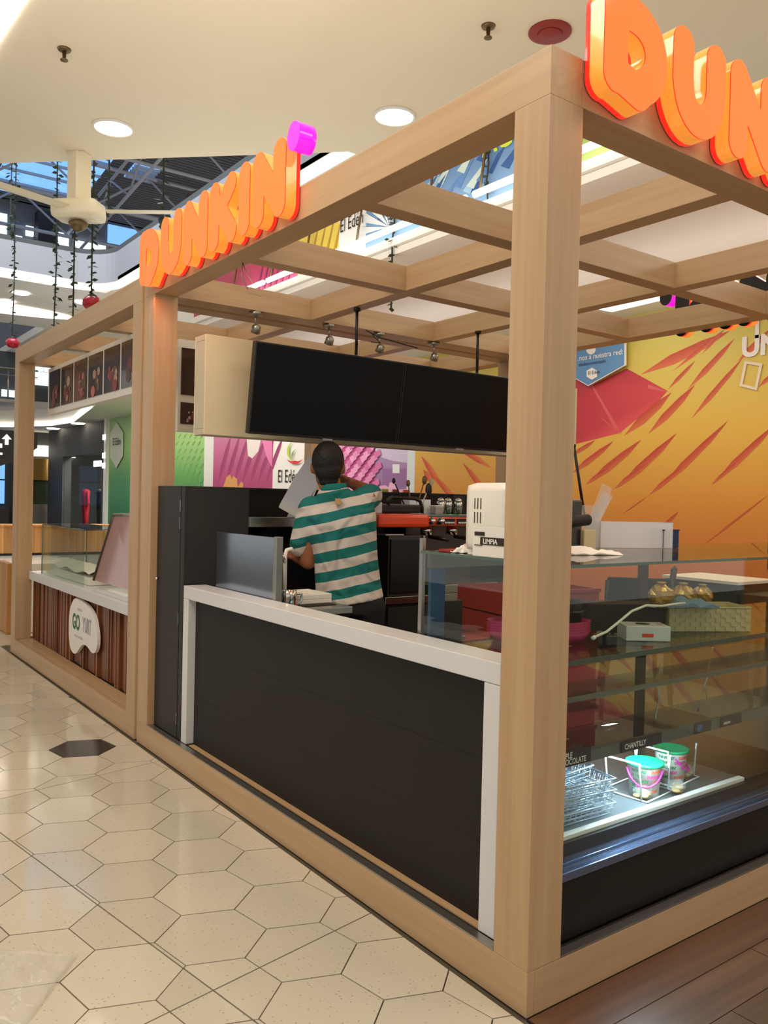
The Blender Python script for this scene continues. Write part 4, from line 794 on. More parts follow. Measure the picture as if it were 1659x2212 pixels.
area('case_led', (.70, .19, .606), .06, 7.5, (.58, .8, 1), (math.radians(12), 0, 0), None).data.shape = 'RECTANGLE'
bpy.data.lights[-1].size = 1.0; bpy.data.lights[-1].size_y = .05
# hooks of small price tags on the rail
def pricetag(u0, u1, lines, lab, size):
    a = at(u0, 1600, y=.115); b = at(u1, 1580, y=.115); x0, x1 = a.x, b.x
    t = thing('price_tag', lab, 'tag', (x0, .1135, .602)); B('card', 0, x1-x0, 0, .003, .0, .036 if len(lines) == 1 else .046, 'dark_card', t, 0)
    for k, l in enumerate(lines): text('tag_text', l, size, (.012, -.002, (.010 if len(lines) == 1 else .026-.019*k)), (1, 0, 0), (0, 0, 1), 'paper', t, bold=.0004, sx=.85)
pricetag(1200, 1277, ['TRIPLE', 'CHOCOLATE'], 'black tag with white lettering on the case rail, at far left', .024); pricetag(1343, 1429, ['CHANTILLY'], 'black tag with white lettering CHANTILLY on the case rail', .024)
pricetag(1500, 1535, ['·'], 'small dark tag with a blue mark on the case rail', .02); pricetag(1556, 1600, ['AREQUIPE'], 'small dark tag with tiny white lettering, right end of the rail', .011)
pt = bpy.data.objects['price_tag.002']; B('blue_mark', .015, .04, -.002, -.0002, .008, .03, 'blue_panel', pt, 0)
# ---------------- items on the top glass (z 1.2135)
ZT = 1.2135
wm = thing('white_appliance', 'tall rounded white plastic machine with vent slots on the case top', 'appliance', (.19, .30, ZT))
bm = bmesh.new(); box(bm, -.012, .26, .0, .20, .01, .235, 0, .03); finish('shell', bm, 'white_plastic', wm, True); B('foot_plate', .0, .24, .01, .19, .0, .012, 'white_plastic', wm)
for k in range(3):
    for j in range(2): B('vent_slot', -.0135, -.0118, .145-.014*k, .1485-.014*k, .150-.045*j, .185-.045*j, 'grout', wm, 0)
ls = thing('cleaner_label', 'sign card reading LIMPIA with two small tags, before the white machine', 'sign', (.170, .275, ZT)); B('stand', -.004, 0, -.06, .165, 0, .095, 'white_plastic', ls, .001); B('band', -.0062, -.0042, -.05, .128, .038, .062, 'dark_card', ls, 0); text('band_text', 'LIMPIA', .022, (-.0065, .115, .042), (0, -1, 0), (0, 0, 1), 'paper', ls, bold=.0005)
for z, w2, tx in ((.066, .045, 'MESA'), (.034, .035, 'BARRA')): B('mini_tag', -.0062, -.0042, .155-w2, .155, z, z+.012 if z > .05 else z+.003, 'dark_card', ls, 0)
def crumple(name, lab, loc, sx, sy, h, m='paper', seed=1, cat='paper', grp=None, rz=0, n=10):
    rnd = random.Random(seed); t = thing(name, lab, cat, loc, grp, rz); bm = bmesh.new(); g2 = [[bm.verts.new((sx*(i/n-.5), sy*(j/n-.5), h*(.1+.9*rnd.random())*math.sin(PI*(.15+.7*i/n))*math.sin(PI*(.15+.7*j/n)))) for j in range(n+1)] for i in range(n+1)]
    for i in range(n):
        for j in range(n): bm.faces.new((g2[i][j], g2[i+1][j], g2[i+1][j+1], g2[i][j+1]))
    r = bmesh.ops.extrude_face_region(bm, geom=list(bm.faces)); [setattr(v.co, 'z', max(0, v.co.z*.3)) for v in r['geom'] if isinstance(v, bmesh.types.BMVert)]
    bmesh.ops.recalc_face_normals(bm, faces=bm.faces); finish('folded_sheet', bm, m, t); return t
crumple('napkin_bundle', 'crumpled white plastic bundle left of the white machine', (.30, .585, ZT), .20, .09, .035, 'paper', 3, 'paper', None, .5)
crumple('folded_papers', 'pile of creased white papers on the glass right of the corner post', (.60, .40, ZT), .32, .14, .03, 'paper', 5, 'paper', None, -.3)
rb = thing('red_packet', 'flat red packet on the case top beside the aluminium post', 'packet', (.25, .62, ZT)); B('sleeve', -.05, .12, -.03, .03, 0, .008, 'red_plastic', rb, .002); B('sleeve_flap', .12, .135, -.025, .025, 0, .004, 'paper', rb, 0)
a = at(1292, 1182, z=ZT); b = at(1432, 1184, z=ZT)
ab = thing('acrylic_box', 'open frosted acrylic box standing on the case top', 'box', (1.02, .62, ZT)); ab.rotation_euler[2] = -.35
B('front_wall', 0, .335, 0, .004, 0, .105, 'acrylic', ab, 0); B('back_wall', 0, .335, .09, .094, 0, .105, 'acrylic', ab, 0); B('side_wall', 0, .004, .004, .09, 0, .105, 'acrylic', ab, 0); B('side_wall', .331, .335, .004, .09, 0, .105, 'acrylic', ab, 0); B('box_floor', 0, .335, 0, .094, 0, .002, 'acrylic', ab, 0)
nb = thing('navy_box', 'small navy blue box behind the acrylic box', 'box', (1.29, .52, ZT)); B('carton', 0, .11, 0, .06, 0, .075, 'navy_card', nb); B('lid_edge', -.002, .112, -.002, .062, .072, .077, 'navy_card', nb, 0)
gp = thing('grey_appliance', 'grey appliance with a black tube handle just right of the corner post', 'appliance', (.70, .58, ZT)); B('housing', 0, .16, 0, .12, .0, .19, 'dark_steel', gp, .008); B('tube_mount', .05, .09, -.02, 0, .08, .13, 'black_plastic', gp); T('tube', [(-.05, -.05, .10), (.13, -.05, .115)], .022, 'black_rubber', gp, 14); B('pale_frame', .15, .22, -.02, .0, 0, .075, 'wicker', gp)
pole = thing('thin_rod', 'thin dark rod leaning behind the case top, right of the corner post', 'rod', (0, 0, 0)); a, b = at(1264, 1062, y=.78), at(1240, 965, y=.78); T('rod', [a+Vector((.01, 0, -.14)), b], .006, 'black_plastic', pole, 8); LA('rod_cap', [(.008, 0), (.008, .01)], 'black_plastic', pole, b, 8)
bg_ = thing('clear_bags', 'clear stiff plastic bags standing in the case-top holder', 'bags', (.885, .62, ZT))
for k, (dx, h, ln) in enumerate(((0, .24, .13), (.01, .21, .15), (.02, .2, .16), (0, .17, .02))):
    P('bag_sheet', [(dx, .02*k, 0), (dx+.07, .02*k, 0), (dx+.07+ln, .02*k, h), (dx+ln+.01, .02*k, h+.02)], (0, .002, 0), 'clear_bag', bg_)
B('bag_holder', -.015, .10, -.02, .06, .0, .17, 'clear_bag', bg_, 0)
# ---------------- items on the upper shelf (z .915)
Z1s = .916
def S1(u, v): p = at(u, v, z=Z1s); return p
for k in range(5):
    t = thing('magenta_tray', ['bottom', 'second', 'third', 'fourth', 'top'][k]+' magenta serving tray of the stack behind the corner post', 'tray', (.473, .43, Z1s+.009*k), 'stacked magenta trays', -.45); bm = bmesh.new()
    lathe(bm, [(.085, 0), (.10, .036), (.098, .037), (.083, .005)], n=28)
    for v in bm.verts: v.co.x = v.co.x*1.85
    finish('tray_dish', bm, 'magenta_plastic', t, True)
bk = thing('black_holder', 'black tapered holder standing in the magenta trays', 'holder', (.595, .385, Z1s+.0425)); LA('holder_cup', [(.028, 0), (.032, .09), (.028, .1), (.02, .1)], 'black_plastic', bk); LA('holder_band', [(.033, .05), (.033, .06)], 'dark_steel', bk)
wb = thing('white_gift_box', 'white carton with dark round window and orange label on the shelf', 'box', (.745, .275, Z1s)); wb.rotation_euler[2] = -.62
B('carton', 0, .155, 0, .11, 0, .052, 'white_solid', wb); B('orange_label', .055, .095, -.001, 0, .014, .026, 'orange_enamel', wb, 0); LA('round_window', [(.026, .0522), (.026, .0526)], 'dark_card', wb, (.075, .06, 0)); B('orange_print', .125, .145, .05, .07, .0521, .0524, 'orange_enamel', wb, 0)
db = thing('dark_carton', 'long dark carton behind the white gift box on the shelf', 'box', (.80, .49, Z1s)); db.rotation_euler[2] = -.5; B('carton', 0, .30, 0, .12, 0, .10, 'dark_card', db); B('lid_line', -.001, .301, -.001, .121, .085, .088, 'black_plastic', db, 0)
wbk = thing('wicker_basket', 'cream woven rectangular basket on the shelf', 'basket', (1.07, .33, Z1s)); wbk.rotation_euler[2] = -.5
for (x0, x1, y0, y1) in ((0, .33, 0, .008), (0, .33, .152, .16), (0, .008, .008, .152), (.322, .33, .008, .152)):
    B('woven_side', x0, x1, y0, y1, 0, .088, 'wicker', wbk, 0)
bm = bmesh.new()
for r in range(5):
    for c in range(16): 
        if (r+c) % 2: box(bm, .004+.0203*c, .022+.0203*c, -.003, 0, .003+.017*r, .018+.017*r)
    for c in range(8):
        if (r+c) % 2: box(bm, .33, .333, .004+.0195*c, .022+.0195*c, .003+.017*r, .018+.017*r)
stuff(finish('weave', bm, 'wicker', wbk)); B('basket_floor', .008, .322, .008, .152, 0, .004, 'wicker', wbk, 0); T('basket_rim', [(0, 0, .09), (.33, 0, .09), (.33, .16, .09), (0, .16, .09), (0, 0, .09)], .004, 'wicker', wbk, 6)
for k, (u, v, r, lb) in enumerate(((1428, 1300, .048, 'gold foil wrapped ball with brown filling, leftmost of three'), (1475, 1298, .044, 'gold foil wrapped ball in the middle of three'), (1517, 1298, .04, 'gold foil wrapped ball at the right, above the basket'))):
    t = thing('wrapped_ball', lb, 'sweet', (0, 0, 0), 'gold wrapped balls'); dd = .34+.03*k; p = at(u, v-12, y=dd); t.location = (p.x, p.y, p.z)
    bm = bmesh.new(); ellipsoid(bm, (0, 0, 0), (r, r, r*.95), None, 14); rnd = random.Random(k)
    for vv in bm.verts: vv.co *= 1+rnd.uniform(-.07, .07)
    finish('foil', bm, 'gold_wrap', t); LA('foil_twist', [(.012, r*.9), (.02, r*1.12), (.004, r*1.15)], 'gold_wrap', t, n=8)
mk = crumple('face_mask', 'blue-grey disposable face mask lying on the wicker basket', (1.13, .30, Z1s+.094), .2, .12, .05, 'mask_blue', 9, 'mask', None, -.5, 8); T('ear_loop', [(-.1, 0, .0), (-.13, -.02, .0), (-.15, -.01, .0)], .0025, 'paper', mk, 5)
cb1 = thing('white_cable', 'white cable curving across the upper shelf to the magenta trays', 'cable', (0, 0, 0)); pts = [at(u, v, y=yy) for u, v, yy in ((1285, 1376, .20), (1310, 1365, .20), (1335, 1345, .21), (1365, 1320, .22), (1395, 1308, .23), (1430, 1309, .24), (1465, 1304, .25), (1480, 1303, .25))]; T('cord', pts, .0045, 'white_plastic', cb1, 7); T('plug', [pts[0]+Vector((-.012, 0, -.004)), pts[0]], .007, 'white_plastic', cb1, 8)
for i, (pp, lb) in enumerate((([(1427, 1432), (1420, 1455), (1417, 1470), (1424, 1495), (1420, 1530), (1416, 1552)], 'thin white cable hanging in the case above the CHANTILLY tag'), ([(1540, 1398), (1532, 1430), (1527, 1465), (1516, 1500), (1508, 1530)], 'thin white cable hanging in the case further right'))):
    t = thing('white_cable', lb, 'cable', (0, 0, 0)); P3 = [at(u, v, y=.45) for u, v in pp]; T('cord', P3, .003, 'white_plastic', t, 6); T('cord_end', [P3[-1], P3[-1]+Vector((0, 0, -.012))], .0045, 'aluminium', t, 6)
# ---------------- lower deck items (z .397)
ZD = .3845
def deck(u, v): return at(u, v, z=ZD)
def wire_basket(k, lab, loc, rz):
    t = thing('wire_basket', lab, 'basket', loc, 'stacked small wire baskets', rz); bm = bmesh.new(); W2, D2, Hh = .29, .17, .036; r = .0017
    for z, s in ((Hh, 0), (0, .012), (Hh*.5, .006)):
        tube(bm, [(s, s, z), (W2-s, s, z), (W2-s, D2-s, z), (s, D2-s, z), (s, s, z)], r*(1.6 if z == Hh else 1), 5)
    finish('rim_wires', bm, 'bright_wire', t, True); bm = bmesh.new()
    for i in range(12):
        x = .012+(W2-.024)*i/11; tube(bm, [(x, 0, Hh), (x, .012, 0), (x, D2-.012, 0), (x, D2, Hh)], r*.8, 4)
    for i in range(8):
        y = .012+(D2-.024)*i/7; tube(bm, [(0, y, Hh), (.012, y, 0), (W2-.012, y, 0), (W2, y, Hh)], r*.8, 4)
    stuff(finish('mesh_wires', bm, 'bright_wire', t, True)); return t
bpos = deck(1228, 1795)
for k, (dx, dy, rz) in enumerate(((0, 0, -.05), (.015, .01, .06), (-.01, .005, -.1), (.012, .0, .02), (-.035, -.005, -.12), (-.05, .01, .1))):
    wire_basket(k, ['bottom', 'second from bottom', 'third from bottom', 'fourth from bottom', 'fifth from bottom', 'topmost, tilted'][k]+' small chrome wire basket of the stack in the lit case', (.275+dx, .175+dy, ZD+.003+.023*k), rz)
def bucket(lab, c, R, Hh, rot, handle_front):
    t = thing('treat_bucket', lab, 'bucket', (c[0], c[1], ZD), 'printed treat buckets'); LA('tub', [(R*.78, 0), (R*.95, Hh*.92), (R*.97, Hh*.93)], 'white_plastic', t, n=32); LA('lid', [(R*1.04, Hh*.92), (R*1.06, Hh*.99), (R*.98, Hh*1.0), (R*.9, Hh*.975), (.01, Hh*.97)], 'green_lid', t, n=32)
    mat('print_green', (30, 110, 60), .5); mat('print_pink', (206, 60, 120), .5); mat('print_orange', (226, 90, 40), .5)
    rows = [("'NAVIDAD'", " DUNKIN'"), ("N' PAPÁ", " DUNKIN'"), ("IA' DUNKIN'", " NAVIDAD"), ("DE", " DUNKIN'"), ("ICIDAD'", " DUNKIN'")]
    def mk(z0, a0):
        def wp(x, y):
            z = z0+y; rr = R*(.78+.17*z/(Hh*.92))+.0006; a = a0+x/R; return Vector((rr*math.cos(a), rr*math.sin(a), z))
        return wp
    for i, (s1_, s2_) in enumerate(rows):
        z0 = Hh*(.76-.145*i); sz = Hh*.115; o1 = text('print_text', s1_, sz, (0, 0, 0), (1, 0, 0), (0, 0, 1), 'print_green', t, bold=.0007, warp=mk(z0, rot-.85), sx=.9)
        wdt = len(s1_)*sz*.62*.9; text('print_text', s2_.strip(), sz, (0, 0, 0), (1, 0, 0), (0, 0, 1), 'print_pink' if i % 2 else 'print_orange', t, bold=.0007, warp=mk(z0, rot-.85+(wdt+.008)/R), sx=.9)
    hp_ = []
    for k in range(17):
        a = rot-1.25+2.5*k/16 if handle_front else rot+.2+2.5*k/16; dz = math.sin(PI*k/16); rr = R*(1.0+.05*dz) ; hp_.append((rr*math.cos(a), rr*math.sin(a), Hh*(.80-.42*dz)))
    T('handle', hp_, .0032, 'pink_handle', t, 6); return t
vdir = math.atan2(CAM.y-.3, CAM.x-.75)
b1 = bucket('nearer white treat bucket with green lid and pink handle across the front', (.80, .225), .062, .118, vdir, True); b2 = bucket('farther white treat bucket with green lid, pink handle at its right side', (1.005, .262), .060, .122, vdir, False)
def holder(lab, c, rz):
    t = thing('wire_holder', lab, 'wire holder', (c[0], c[1], ZD+.003), None, rz); tube_m = lambda nm, pts: T(nm, pts, .0034, 'white_plastic', t, 7)
    tube_m('base_wire', [(0, 0, 0), (.18, 0, 0), (.18, .17, 0), (0, .17, 0), (0, 0, 0)]); tube_m('hoop', [(0, .02, 0), (-.02, .02, .12), (-.015, .02, .125), (-.015, .15, .125), (-.02, .15, .12), (0, .15, 0)]); tube_m('prong', [(.18, .02, 0), (.192, .02, .11), (.184, .015, .12)]); tube_m('prong', [(.18, .15, 0), (.192, .15, .11), (.184, .155, .12)]); return t
holder('white wire display holder around the nearer bucket', (.735, .165), .12); holder('white wire display holder around the farther bucket', (.945, .20), .12)
for k, (x, y, s, lb) in enumerate(((.66, .34, .04, 'bag of cookies behind the wire baskets'), (.76, .20, .04, 'bag of cookies at the foot of the nearer bucket, left'), (.905, .17, .04, 'shiny bag of cookies in front between the two buckets'), (1.075, .25, .045, 'bag of pale cookies right of the farther bucket'))):
    t = thing('cookie_bag', lb, 'cookies', (x, y, ZD), 'small bags of cookies'); rnd = random.Random(k)
    for i in range(6):
        bm = bmesh.new(); ellipsoid(bm, (rnd.uniform(-s, s)*.5, rnd.uniform(-s, s)*.4, .011+.007*(i % 3)), (.016, .016, .007), None, 10); finish('cookie', bm, 'cookie', t, True)
    bm = bmesh.new(); ellipsoid(bm, (0, 0, .0255), (s, s*.75, .022), None, 14)
    for v in bm.verts: v.co *= 1+rnd.uniform(-.08, .08)
    finish('film', bm, 'clear_bag', t)
# chairs behind kiosk, seen through glass
def chair(lab, loc, rz):
    t = thing('mesh_chair', lab, 'chair', loc, 'black mesh chairs behind the case', rz)
    B('seat', -.23, .23, -.22, .22, .43, .48, 'black_rubber', t, .015)
    for sx in (-1, 1):
        T('leg', [(sx*.2, -.2, .43), (sx*.24, -.25, 0)], .016, 'black_plastic', t); T('leg', [(sx*.2, .2, .43), (sx*.22, .28, 0)], .016, 'black_plastic', t); T('upright', [(sx*.2, .2, .45), (sx*.2, .26, .9)], .014, 'black_plastic', t)
    bm = bmesh.new(); box(bm, -.2, .2, .245, .262, .56, .92, 0, .01); finish('backrest', bm, 'black_rubber', t); B('lumbar_bar', -.2, .2, .24, .265, .5, .54, 'aluminium', t); return t
chair('black mesh chair behind the display case, nearer one', (3.0, 1.95, .002), 2.4); chair('black mesh chair behind the display case, farther one', (3.75, 2.45, .002), -2.6)
mt = thing('monitor', 'dark flat monitor edge at the right picture border behind the case', 'monitor', (3.50, 1.0, .003)); mt.rotation_euler[2] = -.9
B('display', -.25, .25, 0, .03, 1.0, 1.32, 'black_plastic', mt); B('stand', -.02, .02, .01, .04, .72, 1.0, 'black_plastic', mt); B('table_top', -.32, .32, -.2, .3, .70, .72, 'dark_card', mt); 
for a, b in ((-.3, -.18), (.27, -.18), (-.3, .25), (.27, .25)): B('table_leg', a, a+.03, b, b+.03, .003, .7, 'aluminium', mt)
gb = thing('green_bench', 'dark green bench unit with white cushion edge before the yellow mural', 'bench', (4.2, 1.9, .003)); mat('dark_green', (44, 52, 36), .6)
B('bench_body', 0, .5, 0, .62, 0, .80, 'dark_green', gb); B('bench_top', -.02, .52, -.02, .64, .80, .825, 'white_plastic', gb); B('bench_end', .0, .5, -2.6, -.03, 0, .74, 'dark_green', gb)
B('pink_box', .0, .1, 0, .15, 0, .2, 'red_plastic', thing('red_bin', 'small dark red bin on the green bench', 'bin', (4.25, 1.5, .744)))
# ============================================================ SECOND STALL
c2f = thing('stall_counter', 'juice stall counter of vertical walnut slats with white top', 'counter', (.14, 3.18, .127))
def FB(n, x0, x1, y0, y1, z0, z1, m, bev=.002): return B(n, x0-.14, x1-.14, y0-3.18, y1-3.18, z0-.127, z1-.127, m, c2f, bev)
FB('worktop', .105, .55, 3.185, 5.935, .635, .705, 'white_solid', .004); FB('carcass', .2, .53, 3.2, 5.93, .127, .634, 'black_laminate')
y = 3.20; rnd = random.Random(2)
while y < 5.92:
    wd = rnd.choice((.018, .026, .034)); dp = rnd.choice((.0, .012, .022)); FB('slat', .142+dp, .2, y, min(y+wd, 5.93), .128, .633, SLAT, .001); y += wd+.004
for (x0, x1, y0, y1, z0, z1) in ((.14, .48, 3.25, 4.2, .706, .73),): FB('raised_ledge', x0, x1, y0, y1, z0, z1, 'white_solid')
FB('wood_ledge', .03, .14, 3.18, 5.93, .122, .127, OAK['y'], .0)
# shaped sign on the slats
gs = thing('shaped_sign', 'white rounded sign with notched foot and green letters GO on the walnut slats', 'sign', (.118, 4.35, .2)); XS = .118
out = [(160, 1292), (167, 1293), (180, 1300), (193, 1312), (203, 1330), (207, 1350), (210, 1372), (210, 1395), (206, 1410), (199, 1412), (192, 1402), (186, 1394), (178, 1392), (172, 1400), (166, 1410), (160, 1413), (153, 1405), (149, 1385), (148, 1360), (149, 1330), (152, 1310)]
for _ in range(2): out = [pt for i in range(len(out)) for pt in ((out[i][0]*.75+out[(i+1) % len(out)][0]*.25, out[i][1]*.75+out[(i+1) % len(out)][1]*.25), (out[i][0]*.25+out[(i+1) % len(out)][0]*.75, out[i][1]*.25+out[(i+1) % len(out)][1]*.75))]
P('sign_plate', [Vector(at(u, v, x=XS))-gs.location for u, v in out], (.022, 0, 0), 'paper', gs)
mat('sign_green', (44, 110, 64), .5); mat('sign_grey', (168, 166, 176), .5)
def gt(u, v): return Vector(at(u, v, x=XS-.002))-gs.location
text('sign_text', 'GO', .155, gt(156, 1355), (0, -1, 0), (0, 0, 1), 'sign_green', gs, bold=.004, sx=.75); text('sign_text', 'YURT', .15, gt(178, 1364), (0, -1, 0), (0, 0, 1), 'sign_grey', gs, bold=.002, sx=.52); text('sign_text', 'YOGUR NATURAL', .026, gt(160, 1374), (0, -1, 0), (0, 0, 1), 'sign_grey', gs); text('sign_text', 'HELADO', .028, gt(167, 1318), (0, -1, 0), (0, 0, 1), 'sign_grey', gs)
# glass vitrine + napkin box + lid board
vt = thing('glass_vitrine', 'frameless glass vitrine on the far end of the second stall counter', 'vitrine', (.14, 4.5, .706))
a = at(92, 1132, x=.16); Hv = at(92, 1132, x=.16).z-.706
for (x0, x1, y0, y1) in ((.0, .006, .0, 1.15), (.0, .36, 1.15, 1.156), (.354, .36, 0, 1.15)): B('pane', x0, x1, y0, y1, 0, Hv, 'glass', vt, 0)
B('top_pane', 0, .36, 0, 1.156, Hv, Hv+.008, 'shelf_glass', vt, 0); T('edge', [(0, 1.153, 0), (0, 1.153, Hv)], .004, 'glass_edge', vt, 6); T('edge', [(.0, 1.153, Hv), (.36, 1.153, Hv)], .004, 'glass_edge', vt, 6); T('edge', [(.0, 0, Hv), (.0, 1.153, Hv)], .004, 'glass_edge', vt, 6); T('edge', [(.36, 1.153, 0), (.36, 1.153, Hv)], .004, 'glass_edge', vt, 6)
nv = thing('ice_cream_tub', 'white draped tub under the glass vitrine', 'tub', (.20, 4.58, .7065)); B('tub_side', 0, .26, 0, .95, 0, .06, 'white_plastic', nv, .005); bm = bmesh.new(); n = 12; rows_ = [[bm.verts.new((.26*i/4, .95*j/n, .062+.075*math.sin(PI*min(max(i/4, .15), .85))*(.6+.4*math.sin(j*1.1+i)))) for j in range(n+1)] for i in range(5)]
for i in range(4):
    for j in range(n): bm.faces.new((rows_[i][j], rows_[i+1][j], rows_[i+1][j+1], rows_[i][j+1]))
finish('draped_sheet', bm, 'paper', nv, True)
ac = thing('price_board', 'tilted steel-framed glass flap with a painted pink reflection on the stall counter', 'glass flap', (0, 0, 0))
q1, q2_, q3, q4 = at(203, 1253, x=.20), at(246, 1112, x=.26), at(296, 1112, x=.26), at(296, 1280, x=.20); mat('painted_pink_sheen', (176, 128, 118), .12, coat=.8, noise=.25, nscale=4)  # pink reflection is painted into the flap's base colour
T('frame_bar', [q1, q2_], .012, 'dark_steel', ac, 6); T('frame_bar', [q2_, q3], .012, 'aluminium', ac, 6); P('flap_glass', [q1, q2_, q3, q4], (.006, 0, 0), 'painted_pink_sheen', ac)
# overhead poster boards of the second stall
def poster_board(lab, p00, p10, h, n, posters, th=.05, m='white_paint', texts=()):
    p00, p10 = Vector(p00), Vector(p10); d = (p10-p00); L = d.length; d.normalize(); ang = math.atan2(d.y, d.x); t = thing('poster_board', lab, 'sign board', p00); t.rotation_euler[2] = ang
    B('frame_panel', 0, L, 0, th, 0, h, m, t, .002)
    for (a, b, za, zb, pal) in posters:
        o = B('poster', a, b, -.006, -.0002, za, zb, 'poster_brown', t, 0)
        rnd = random.Random(int(a*100)); bm = bmesh.new()
        W_ = b-a; H_ = zb-za
        pol = []
        for k in range(10):
            cx_, cz_ = a+W_*rnd.uniform(.35, .85), za+H_*rnd.uniform(.12, .6); r = W_*rnd.uniform(.05, .16); pol.append(([Vector((min(max(cx_+r*math.cos(i*PI/4), a+.005), b-.005), -.007, cz_+r*.9*math.sin(i*PI/4))) for i in range(8)], rnd.choice(pal)))
        print_sheet('poster_print', pol, (0, -1, 0), o, .0002)
    return t
LB0 = at(103, 897, x=.28); LB1 = at(300, 838, x=.28)
zb0 = 2.12; npan = 6
pan = []; Lb = abs(LB0.y-LB1.y)+.2
for k in range(7):
    a_ = .06+k*(Lb/6.6); pan.append((a_, a_+Lb/6.6-.045, .05, 2.425-LB0.z, [(150, 60, 50), (196, 110, 80), (120, 50, 46), (180, 150, 120), (104, 70, 56)]))
poster_board('white overhead menu board with a row of brown dessert posters, second stall', (.28, LB0.y, LB0.z), (.28, LB0.y-Lb, LB0.z), 2.462-LB0.z, 7, pan)
pb2 = poster_board('white board at the inner side of the second stall with large dessert poster', (.46, 3.62, 1.80), (1.35, 3.62, 1.80), .60, 2, [(.02, .27, .24, .545, [(150, 50, 40), (176, 84, 60), (110, 50, 44)]), (.36, .80, .24, .545, [(150, 50, 40), (176, 84, 60)]), (.02, .12, .05, .19, [(180, 170, 160), (120, 60, 50)]), (.155, .28, .05, .19, [(190, 40, 40), (220, 200, 180)]), (.33, .6, .05, .19, [(150, 50, 40)])])
text('poster_text', 'DELANI', .055, (.11, -.0078, .475), (1, 0, 0), (0, 0, 1), 'paper', pb2, sx=.8); 
poster_board('lower white board with small brown posters under the second stall row', (.75, 5.2, 1.93), (1.8, 5.2, 1.93), .16, 3, [(.03, .32, .03, .13, [(110, 40, 34)]), (.37, .66, .03, .13, [(220, 200, 190), (120, 50, 46)]), (.7, .98, .03, .13, [(150, 60, 46)])])
# wood counter far behind and adjoining wood base
fw = thing('planter_counter', 'long butcher-block wooden counter far behind the second stall', 'counter', (1.2, 17.3, .003)); 
for k in range(30): B('board', k*.15, k*.15+.147, 0, .04, .05, .62, BUTCHER, fw, .001)
B('counter_top', -.02, 4.52, -.02, .5, .62, .66, 'butcher_block', fw); B('plinth', .02, 4.48, .03, .4, 0, .05, 'dark_card', fw)
fb = thing('wood_end_panel', 'pale wooden end unit just left of the far frame post', 'cabinet', (.16, 7.0, .003)); B('side_panel', .0, .06, .0, .45, 0, .68, 'butcher_block', fb); B('body', .06, .6, .0, .45, 0, .67, 'white_paint', fb)
clear_mat('wrap_film', (236, 234, 228), .2, .05)
# plastic wrapper on the floor lower left
pw = crumple('plastic_wrapper', 'crumpled clear plastic wrapper on the tiles, lower left corner', (-1.12, .93, .002), .34, .30, .05, 'wrap_film', 21, 'wrapper', None, .9, 14)
for p_ in pw.children[0].data.polygons: p_.use_smooth = True
# ============================================================ PERSON
per = thing('person', 'person seen from behind in teal and white striped polo shirt holding a white sheet', 'person', (.735, 2.10, .003))
R3 = Vector((.8055, -.5926, 0)); F3 = Vector((.5926, .8055, 0)); BASE = CAM+F3*4.35; BASE.z = 0
def bp(a, b, z): p = BASE+R3*a+F3*b; return Vector((p.x-.735, p.y-2.10, z-.003))
def pxa(u): return (u-829.5)/410.4
def zpx(v): return 1.3877+(1079-v)/410.4
def ring_loft(bm, rings, n=28):
    """rings: (a, b, z, ra, rb, tilt) ellipses in the body frame"""
    vs = []
    for (a, b, z, ra, rb, tl) in rings:
        vs.append([bm.verts.new(bp(a+ra*math.cos(2*PI*k/n), b+rb*math.sin(2*PI*k/n), z+tl*ra*math.cos(2*PI*k/n))) for k in range(n)])
    for i in range(len(vs)-1):
        for k in range(n): bm.faces.new((vs[i][k], vs[i][(k+1) % n], vs[i+1][(k+1) % n], vs[i+1][k]))
    bm.faces.new(vs[0][::-1]); bm.faces.new(vs[-1])
aH = pxa(706)
body = bmesh.new()
ellipsoid(body, bp(aH, .0, 1.567), (.078, .094, .112), Matrix.Rotation(-.64, 3, 'Z'), 24)     # skull
ellipsoid(body, bp(aH-.01, .045, 1.505), (.058, .066, .075), Matrix.Rotation(-.64, 3, 'Z'), 20)  # jaw
capsule(body, bp(aH+.005, -.012, 1.50), bp(aH+.03, -.03, 1.37), .056, .064, 16)               # neck
capsule(body, bp(aH-.012, .105, 1.565), bp(aH-.012, .125, 1.535), .010, .015, 8)             # nose
for sg_ in (-1, 1):
    ellipsoid(body, bp(aH+sg_*.080, .002, 1.545), (.014, .022, .034), Matrix.Rotation(-.64, 3, 'Z'), 10)   # ears
LS, RS = bp(pxa(668), 0, 1.335), bp(pxa(790), .02, 1.385)
ring_loft(body, [(-.17, .02, .88, .15, .105, 0), (-.175, .02, 1.0, .14, .10, 0), (-.20, .015, 1.15, .15, .105, .1), (-.235, .0, 1.28, .165, .10, .2), (-.25, -.01, 1.36, .12, .08, .25)])
LE, LW, LHn = bp(pxa(668), .0, 1.05), bp(pxa(634), .16, 1.06), bp(pxa(622), .22, 1.075)
capsule(body, LS, LE, .054, .043); capsule(body, LE, LW, .041, .027)
RE, RW = bp(pxa(800), .16, 1.42), bp(pxa(752), .24, 1.475)
capsule(body, RS, RE, .054, .043); capsule(body, RE, RW, .043, .028); RW2 = bp(pxa(724), .30, 1.49)
